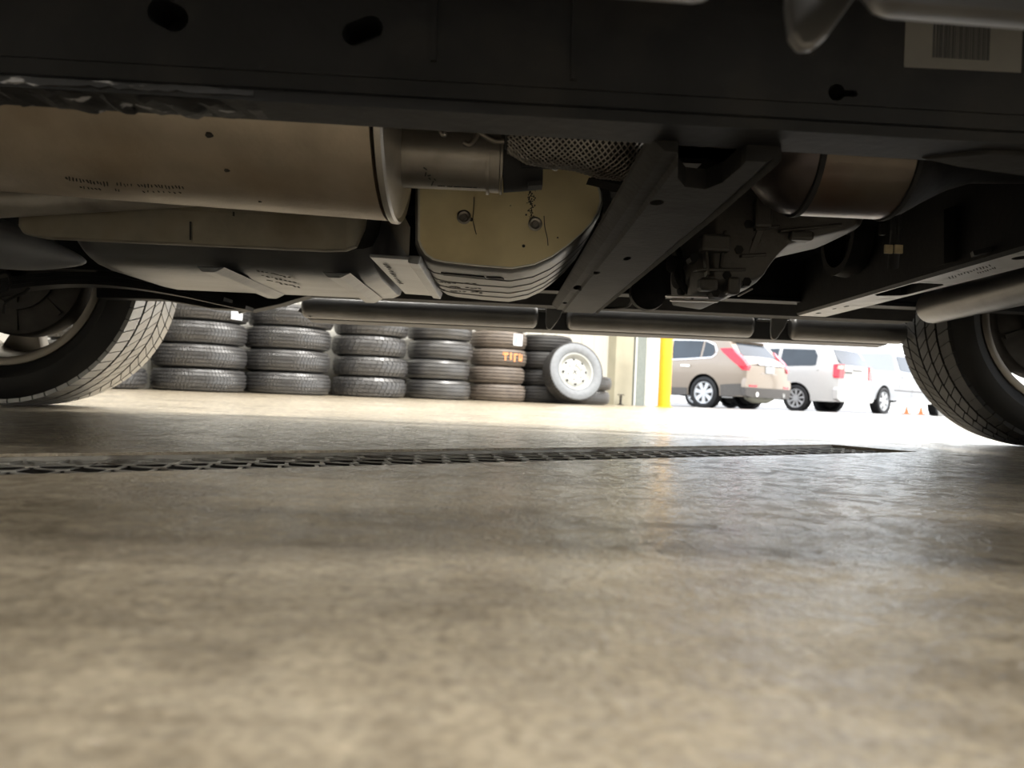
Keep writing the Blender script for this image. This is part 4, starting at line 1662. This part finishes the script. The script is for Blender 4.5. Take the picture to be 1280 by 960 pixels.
# ribs moulded under the tank, slot and printed code
zbt = min(p_.z for p_ in scl(fpoly, 1.06, 1.075, 0))
k = K()
for Yo in (0.11, 0.20, 0.29, 0.37):
    sec = scl(fpoly, 1.063, 1.079, TY + Yo)
    k.tube([sec[i] for i in range(0, 13)], 0.0013, 6)
part(k, 'tank_rib', M['tank'], ft, smooth=60)
k = K()


def under(px, py, s_=1.077):
    """point on the tank underside (its lower skin) seen at a pixel"""
    sec = [p_ for p_ in scl(fpoly, 1.06, s_, 0)]
    d = ray(px, py)
    for i in range(300):
        Y = TY + 0.01 + i * 0.0018
        q_ = CAM + d * ((Y) / d.y)
        zz = None
        for a, b in zip(sec, sec[1:13]):
            if min(a.x, b.x) <= q_.x <= max(a.x, b.x) and abs(a.x - b.x) > 1e-6:
                z_ = a.z + (b.z - a.z) * (q_.x - a.x) / (b.x - a.x)
                zz = z_ if zz is None else min(zz, z_)
        if zz is not None and q_.z >= zz:
            return Vector((q_.x, Y, zz - 0.0006))
    return q_


k.bar(under(553, 342), under(606, 347), 0.03, 0.002)
k.bar(under(610, 347), under(628, 347.5), 0.02, 0.002)
part(k, 'tank_slot', M['cross'], ft)
k = K()
for row in range(3):
    for i in range(11):
        if (i * 7 + row * 3) % 5 == 0:
            continue
        px = 545 + 5.2 * i + row * 1.5
        py = 352 + row * 5 + i * 0.35
        k.bar(under(px, py), under(px + rs.uniform(1.6, 4.0), py + rs.uniform(-1, 1.2)), 0.006, 0.0008)
part(k, 'printed_code', M['ink'], ft)
# dark bracket and bright side panel right of the tank
k = K()
k.prism([P(755, 262, 1.30), P(766, 255, 1.30), P(768, 300, 1.36), P(758, 305, 1.36)], (0, 0.03, 0))
k.bar(P(757, 228, 1.28), P(759, 262, 1.30), 0.012, 0.01)
k.bar(P(757, 228, 1.28), P(742, 221, 1.26), 0.01, 0.008)
k.prism([P(736, 222, 1.2), P(790, 222, 1.2), P(792, 232, 1.2), P(775, 231, 1.2)], (0, 0.04, 0))
part(k, 'tank_bracket', M['cross'])

# --- long tank pan at the left: flange band, groove, rounded underside
hl = HCAM
prof = [(1.30, hl + 0.40), (1.245, hl + 0.40), (1.245, hl + 0.288), (1.240, hl + 0.283), (1.240, hl + 0.276), (1.248, hl + 0.272), (1.250, hl + 0.2205), (1.256, hl + 0.2185), (1.268, hl + 0.2185), (1.272, hl + 0.275), (1.405, hl + 0.275), (1.425, hl + 0.258), (1.438, hl + 0.236), (1.462, hl + 0.2215), (1.495, hl + 0.2135), (1.55, hl + 0.209), (1.80, hl + 0.209), (1.86, hl + 0.216), (1.90, hl + 0.25), (1.90, hl + 0.40)]
prof = [(Y + 0.06, hl + (z - hl) * (1.045 if i < 9 else 1.02)) for i, (Y, z) in enumerate(prof)]
xs_ = [(-0.835, 0.80, .9), (-0.830, 0.90, .97), (-0.817, 0.97, 1), (-0.785, 1, 1), (-0.58, 1, 1), (-0.42, 1, 1), (-0.31, 1, 1), (-0.274, 0.985, 1.0), (-0.257, 0.94, 0.99), (-0.246, 0.75, 0.96), (-0.241, 0.4, 0.9)]
k = K()
rings = []
for X_, sc_, sy in xs_:
    rings.append([Vector((X_, 1.62 + (Y - 1.62) * sy, hl + 0.40 - (hl + 0.40 - z) * sc_)) for Y, z in prof])
n0 = len(prof)
fs = []
vsx = [p_ for r_ in rings for p_ in r_]
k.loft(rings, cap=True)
# slightly open groove is real; colour by strip: band, underside, and black painting in groove shade
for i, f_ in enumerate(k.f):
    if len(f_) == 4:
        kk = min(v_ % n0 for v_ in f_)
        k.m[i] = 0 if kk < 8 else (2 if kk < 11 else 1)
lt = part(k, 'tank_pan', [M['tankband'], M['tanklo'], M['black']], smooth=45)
k = K()
for px in (292, 238):
    a, b = P(px, 262 if px > 250 else 277, 1.3045), P(px, 270 if px > 250 else 300, 1.3075)
    k.bar(a, b, 0.003, 0.001, up=(0, 1, 0))
part(k, 'band_seam', M['ink'], lt)
# cross ribs pressed into the underside
for pxa, wdx in ((262, 0.055), (402, 0.055)):
    k = K()
    xa = PZ(pxa, 342, hl + 0.209).x
    k.prism([Vector((xa + dx, 1.45, hl + 0.209 - dz)) for dx, dz in ((0, -0.004), (0.012, 0.007), (wdx - 0.02, 0.007), (wdx, -0.004))], (0, 0.41, 0))
    part(k, 'pressed_rib', M['tanklo'], lt, bevel=0.003)
k = K()
rs = random.Random(8)
for row in range(3):
    for i in range(8):
        px, py = 322 + i * 5.5 + row * 6, 338 + row * 6 + i * 1.2
        a = PZ(px, py, hl + 0.2085)
        b = PZ(px + rs.uniform(1, 5), py + rs.uniform(0, 2), hl + 0.2085)
        k.bar(a, b, 0.0045, 0.0008)
part(k, 'printed_code', M['ink'], lt)
# strap plate between the tanks
k = K()
k.prism([Vector((x_, 1.33, z_)) for x_, z_ in ((-0.235, hl + 0.224), (-0.160, hl + 0.222), (-0.160, hl + 0.228), (-0.235, hl + 0.230))], (0, 0.5, 0))
k.prism([Vector((x_, 1.33, z_)) for x_, z_ in ((-0.168, hl + 0.217), (-0.150, hl + 0.215), (-0.145, hl + 0.23), (-0.168, hl + 0.23))], (0, 0.5, 0))
sp_ = part(k, 'tank_strap', M['tanklo'], bevel=0.002)
k = K()
for i in range(12):
    px, py = 480 + i * 1.7, 330 + i * 2.2
    a = PZ(px, py, hl + 0.2215)
    b = PZ(px + rs.uniform(2, 6), py + rs.uniform(0, 1.5), hl + 0.2215)
    k.bar(a, b, 0.005, 0.0008)
part(k, 'printed_code', M['ink'], sp_)
# end bulge at the far left
k = K()
bul = [P(-80, 296, 1.50), P(-20, 302, 1.50), P(30, 311, 1.50), P(66, 319, 1.50), P(106, 327, 1.5)]
k.tube(smoothpath(bul, 5), [0.052 - 0.048 * (i / 20) ** 2.2 for i in range(21)], 20, sx=1.6)
part(k, 'tank_end', M['tankend'], smooth=60)
k = K()
for (px, py, r_) in ((18, 303, .0022), (22, 306, .0015), (33, 310, .0022), (50, 318, .002), (67, 324, .003)):
    q_ = P(px, py, 1.33)
    k.box(q_, (r_ * 2, 0.0015, r_ * 1.2))
# --- transmission
k = K()
AY0, AY1 = 1.36, 1.46
bo = [(864, 335), (866, 368), (905, 374), (918, 366), (938, 360), (946, 346), (962, 326), (976, 313), (1010, 303), (1058, 292), (1075, 285), (1085, 262), (1090, 200), (880, 200), (868, 260)]
poly = [P(px, py, AY0) for px, py in bo]
cxa = sum(p_.x for p_ in poly) / len(poly)
cza = sum(p_.z for p_ in poly) / len(poly)


def tr_scl(f_, Y):
    return [Vector((cxa + (p_.x - cxa) * f_, Y, cza + (p_.z - cza) * f_)) for p_ in poly]


k.loft([tr_scl(0.80, AY0 - 0.05), tr_scl(0.93, AY0 - 0.025), tr_scl(1.0, AY0 + 0.02), tr_scl(1.03, AY0 + 0.15), tr_scl(1.0, AY1), tr_scl(0.8, AY1 + 0.05)])
tm = part(k, 'transmission', M['alu'], bevel=0.004, smooth=40)
k = K()
for (a, b, w_) in (((966, 244), (928, 343), 0.012),):
    k.bar(P(a[0], a[1], AY0 - 0.050), P(b[0], b[1], AY0 - 0.038), w_, 0.02, up=(0, 1, 0))
for (a, b) in (((942, 288), (972, 284)), ((924, 321), (955, 319)), ((900, 335), (905, 290)), ((884, 345), (880, 300)), ((973, 290), (1050, 282)), ((868, 338), (930, 338))):
    k.bar(P(a[0], a[1], AY0 - 0.050), P(b[0], b[1], AY0 - 0.044), 0.005, 0.02, up=(0, 1, 0))
part(k, 'case_rib', M['alu'], tm, bevel=0.0015)
k = K()
for (px, py) in ((936, 280), (924, 312), (909, 344), (934, 352), (895, 366), (868, 322), (946, 300), (958, 262)):
    q_ = P(px, py, AY0 - 0.052)
    k.cyl(q_, q_ + Vector((0, 0.03, 0)), 0.008, n=6)
part(k, 'case_bolt', M['cross'], tm)
k = K()
for (px, py, sx_, sz_) in ((884, 356, 0.03, 0.022), (915, 358, 0.022, 0.03), (893, 305, 0.05, 0.03), (1000, 296, 0.04, 0.016), (952, 268, 0.03, 0.05)):
    k.box(P(px, py, AY0 - 0.052), (sx_, 0.03, sz_))
each(k, 'case_boss', M['alu'], tm, TO, bevel=0.005)
k = K()
for (px, py, r_) in ((846, 348, 0.020), (838, 330, 0.016), (850, 362, 0.012)):
    q_ = P(px, py, 1.42)
    k.cyl(q_, q_ + Vector((0.05, 0.02, 0.004)), r_, r_ * 0.8, n=16)
each(k, 'case_plug', M['cross'], tm, TO, smooth=40, bevel=0.002)
k = K()
k.tube(smoothpath([P(842, 300, 1.45), P(850, 322, 1.42), P(846, 346, 1.40), P(858, 362, 1.40), P(868, 372, 1.4)], 5), 0.006, 8)
part(k, 'wire_harness', M['cross'], tm, smooth=60)
k = K()
k.bar(P(832, 370, 1.36), P(894, 371.5, 1.36), 0.012, 0.003)
k.bar(P(838, 375.5, 1.37), P(898, 377, 1.37), 0.012, 0.003)
k.bar(P(923, 370, 1.36), P(940, 361, 1.36), 0.012, 0.003)
k.bar(P(943, 352, 1.36), P(960, 331, 1.36), 0.014, 0.004)
part(k, 'pan_rim', M['alubright'], tm, bevel=0.0015)
# yoke disc behind the crossmember
k = K()
c = P(809, 366, 1.9)
k.lathe([(-0.03, 0.001), (-0.03, 0.030), (-0.022, 0.044), (0.0, 0.046), (0.004, 0.042), (0.03, 0.030), (0.03, 0.001)], c, 'Y', 28)
part(k, 'mount_bushing', M['cross'], smooth=35)
# bell ring and hose with tags to the right of the case
k = K()
c = P(1046, 296, 1.75)
k.lathe([(0, 0.07), (0.0, 0.088), (0.03, 0.092), (0.032, 0.085), (0.05, 0.085), (0.052, 0.07)], (c.x, c.y, c.z), 'X', 36)
part(k, 'ring_clamp', M['cross'], smooth=40)
k = K()
k.tube(smoothpath([P(1121, 270, 1.3), P(1120, 285, 1.3), P(1119, 300, 1.31), P(1116, 335, 1.33)], 4), 0.009, 10)
hsx = part(k, 'hose', M['black'], smooth=60)
for px in (1110.5, 1123):
    k = K()
    k.box(P(px, 311.5, 1.29), (0.0145, 0.004, 0.015))
    part(k, 'tag', M['tag'], hsx, bevel=0.001)
k = K()
k.box(P(1103, 287, 1.3), (0.008, 0.008, 0.02))
k.box(P(1121.5, 283, 1.28), (0.003, 0.003, 0.03))
part(k, 'connector', M['cross'], bevel=0.001)
# engine mount bolts by the right
k = K()
for px, py in ((1232, 266), (1260, 256)):
    q_ = P(px, py, 1.3)
    k.tube([q_ + Vector((0, 0, 0.014)), q_ + Vector((0, 0, -0.008)), q_ + Vector((0, 0, -0.010))], [0.006, 0.006, 0.010], 10)
part(k, 'mount_bolt', M['cross'], smooth=40)
k = K()
k.prism([P(1180, 262, 1.34), P(1235, 242, 1.34), P(1300, 232, 1.34), P(1300, 300, 1.34), P(1180, 330, 1.34)], (0, 0.03, 0))
k.tube(smoothpath([P(1252, 293, 1.28), P(1268, 296, 1.28), P(1285, 290, 1.28)], 4), 0.004, 8)
k.bar(P(1215, 318, 1.25), P(1290, 300, 1.22), 0.02, 0.008)
part(k, 'mount_bracket', M['frame'])

# --- leaf spring, axle
k = K()
ls = smoothpath([P(-60, 380, 2.03), P(-10, 368, 2.03), P(30, 360, 2.03), P(90, 355, 2.03), P(150, 357, 2.03), P(220, 367, 2.03), P(285, 381, 2.03), P(312, 386, 2.03)], 5)
for a, b in zip(ls, ls[1:]):
    k.bar(a, b, 0.065, 0.010, up=(0, 0, 1))
for a, b in zip(ls[3:-6], ls[4:-5]):
    k.bar(a + Vector((0, 0, 0.011)), b + Vector((0, 0, 0.011)), 0.065, 0.010)
for a, b in zip(ls[6:-12], ls[7:-11]):
    k.bar(a + Vector((0, 0, 0.022)), b + Vector((0, 0, 0.022)), 0.065, 0.010)
sp2 = part(k, 'leaf_spring', M['frame'], bevel=0.0)
k = K()
pl_ = [P(120, 372, 2.12), P(200, 374, 2.12), P(262, 385, 2.12), P(312, 388, 2.12), P(350, 380, 2.12), P(386, 369, 2.12), P(386, 300, 2.12), P(120, 300, 2.12)]
k.prism(pl_, (0, 0.06, 0))
part(k, 'spring_hanger', M['frame'], bevel=0.003)
k = K()
k.cyl((XR_, 0.78, ZW), (XR_, 2.10, ZW), 0.042, n=24)
k.lathe([(-0.16, 0.05), (-0.13, 0.10), (-0.05, 0.15), (0.05, 0.15), (0.13, 0.10), (0.16, 0.05)], (XR_, 1.43, ZW), 'Y', 24)
part(k, 'rear_axle', M['frame'], smooth=40)
k = K()
k.cyl((XF_, 0.74, ZW - 0.02), (XF_, 2.14, ZW - 0.02), 0.035, n=20)
k.bar((XF_ - 0.10, 1.5, 0.36), (XF_, 2.10, 0.30), 0.10, 0.04)
k.bar((XF_ - 0.10, 1.36, 0.36), (XF_, 0.76, 0.30), 0.10, 0.04)
part(k, 'front_suspension', M['frame'], smooth=40)
# brake line loop at far left
k = K()
k.tube(smoothpath([P(-8, 345, 1.98), P(8, 340, 1.98), P(13, 352, 1.98), P(8, 363, 1.98), P(-6, 368, 1.98)], 5), 0.004, 8)
k.tube(smoothpath([P(4, 392, 2.0), P(7, 378, 2.0), P(18, 371, 2.0), P(30, 366, 2.0), P(36, 360, 2.0)], 5), 0.004, 8)
part(k, 'brake_line', M['cross'], smooth=60)

# --- side steps
def side_step(Yc, far_):
    sgn = 1 if far_ else -1
    zc = 0.308 + 0.0375
    yaw = 0.0 if far_ else 0.05
    SK = Matrix(((1, 0, 0), (yaw, 1, 0), (0, 0, 1)))

    def skew(kk):
        kk.v = [SK @ (q_ - Vector((0.1, Yc, 0))) + Vector((0.1, Yc, 0)) for q_ in kk.v]
        return kk
    root = None
    k_ = K()
    segs = ((-0.635, 0.112), (0.203 if far_ else 0.184, 0.80), (0.915, 1.282))
    first_ = True
    for (x0, x1) in segs:
        k_ = K()
        pts, rad = [], []
        cap_l = 0.018
        n_ = 5
        for i in range(n_ + 1):
            t = pi / 2 * i / n_
            pts.append(Vector((x0 + cap_l * (1 - cos(t)), Yc, zc)))
            rad.append(0.012 + 0.0255 * sin(t))
        for i in range(n_ + 1):
            t = pi / 2 * (1 - i / n_)
            pts.append(Vector((x1 - cap_l * (1 - cos(t)), Yc, zc)))
            rad.append((0.012 if x1 < 1.2 else 0.030) + (0.0255 if x1 < 1.2 else 0.0075) * sin(t))
        k_.tube(pts, rad, 28)
        skew(k_)
        if first_:
            root = part(k_, 'side_step', M['step'], smooth=50)
            first_ = False
        else:
            part(k_, 'step_tube', M['step'], root, smooth=50)
    k_ = K()
    k_.prism([Vector((-0.62, Yc + sgn * a, b)) for a, b in ((0.01, zc - 0.040), (0.075, zc - 0.046), (0.085, zc - 0.03), (0.07, zc + 0.02), (0.03, zc + 0.036), (0.01, zc + 0.03))], (1.86, 0, 0))
    skew(k_)
    part(k_, 'step_pad', M['steppad'], root, bevel=0.004)
    for xb in ((0.155, 0.862) if far_ else (0.174, 0.87)):
        k_ = K()
        y_in = Yc - sgn * 0.045
        # arm plate reaching inward to the rail, with a rounded lower nose
        k_.prism([Vector((xb + a, y_in, zc + b)) for a, b in ((-0.021, 0.07), (-0.021, -0.020), (-0.018, -0.037), (-0.012, -0.044), (-0.004, -0.043), (0.003, -0.036), (0.024, -0.004), (0.05, 0.07))], (0, sgn * 0.010, 0))
        skew(k_)
        part(k_, 'step_bracket', M['step'], root, bevel=0.003)
        k_ = K()
        k_.bar((xb + 0.002, Yc, zc + (0.045 if far_ else 0.10)), (xb + 0.002, Yc - sgn * 0.26, zc + (0.09 if far_ else 0.20)), 0.010, 0.045)
        k_.bar((xb - 0.05, Yc, zc + 0.02), (xb + 0.06, Yc, zc + 0.02), 0.014, 0.008)
        k_.bar((xb + 0.002, Yc, zc + 0.02), (xb + 0.002, Yc, zc + 0.12), 0.012, 0.02, up=(0, 1, 0))
        skew(k_)
        part(k_, 'step_arm', M['step'], root, bevel=0.002)
    if far_:
        k_ = K()
        k_.prism([P(372, 389, 2.42), P(378, 381, 2.42), P(391, 393, 2.42), P(388, 397, 2.42)], (0, 0.012, 0))
        k_.bar(P(298, 390, 2.3), P(372, 370, 2.36), 0.03, 0.012)
        k_.bar(P(312, 387, 2.3), P(392, 369, 2.36), 0.02, 0.008)
        part(k_, 'step_bracket', M['step'], root, bevel=0.002)
    return root


side_step(2.44, True)['label'] = 'far side step of grey tube segments'
side_step(0.391, False)['label'] = 'near side step of grey tube segments'

# --- wheels
def truck_wheel():
    Ro, wd, Rb = 0.402, 0.285, 0.276
    k_ = make_tire(Ro, wd, Rb, 5, 68, 'Y', 0.85, 96, gap=0.009, blk=0.90)
    root = K()
    t = k_.build('wheel', [M['rubber'], M['tread']], TR, smooth=30)
    k_ = K()
    # inner lip towards -Y (truck centre), barrel, spokes at +Y (outside)
    k_.lathe([(-0.118, 0.288), (-0.126, 0.286), (-0.128, 0.276), (-0.122, 0.262), (-0.09, 0.250), (0.08, 0.244), (0.105, 0.262), (0.118, 0.278), (0.118, 0.288)], (0, 0, 0), 'Y', 72)
    rm2 = k_.build('rim', M['rim'], t, smooth=40)
    for i in range(6):
        k_ = K()
        a = 2 * pi * i / 6 + R(18)
        e, pv = Vector((cos(a), 0, sin(a))), Vector((-sin(a), 0, cos(a)))
        sec = []
        for (r_, hw_, y0, y1) in ((0.05, 0.048, 0.05, 0.09), (0.12, 0.044, 0.05, 0.095), (0.19, 0.052, 0.055, 0.10), (0.235, 0.075, 0.06, 0.11), (0.25, 0.10, 0.065, 0.112)):
            c_ = e * r_
            sec.append([c_ + pv * hw_ * 0.8 + Vector((0, y0, 0)), c_ + pv * hw_ + Vector((0, y1 - 0.01, 0)), c_ + pv * hw_ * 0.7 + Vector((0, y1, 0)), c_ - pv * hw_ * 0.7 + Vector((0, y1, 0)), c_ - pv * hw_ + Vector((0, y1 - 0.01, 0)), c_ - pv * hw_ * 0.8 + Vector((0, y0, 0))])
        k_.loft(sec)
        k_.build('spoke', M['rim'], t, bevel=0.004, smooth=40)
    k_ = K()
    k_.lathe([(-0.06, 0.03), (-0.06, 0.13), (-0.05, 0.19), (-0.04, 0.196), (0.02, 0.196), (0.03, 0.188), (0.045, 0.07), (0.05, 0.03)], (0, 0, 0), 'Y', 56)
    k_.lathe([(-0.062, 0.10), (-0.07, 0.10), (-0.07, 0.12), (-0.062, 0.12)], (0, 0, 0), 'Y', 40)
    for i in range(8):
        a = 2 * pi * i / 8
        k_.bar(Vector((cos(a) * 0.06, -0.062, sin(a) * 0.06)), Vector((cos(a) * 0.18, -0.052, sin(a) * 0.18)), 0.014, 0.012, up=(0, 1, 0))
    k_.build('brake_drum', M['iron'], t, smooth=35)
    return t


wh = truck_wheel()
spots = ((XR_, 2.345, 0, 0.0), (XF_, 2.365, 0, 0.4), (XR_, 0.53, pi, 0.9), (XF_, 0.53, pi, 0.2))
for i, (x_, y_, rz, ry) in enumerate(spots):
    o = wh if i == 0 else copy_tree(wh, TR)
    o.location = Vector((x_, y_, 0.402)) - TO
    o.rotation_euler = (0, ry, rz)
    if x_ > 0:                               # front tyres take the darker tread, with shade put into its colour
        if i == 1:
            fm = o.data.copy()
            fm.materials[1] = M['treaddark']
        o.data = fm
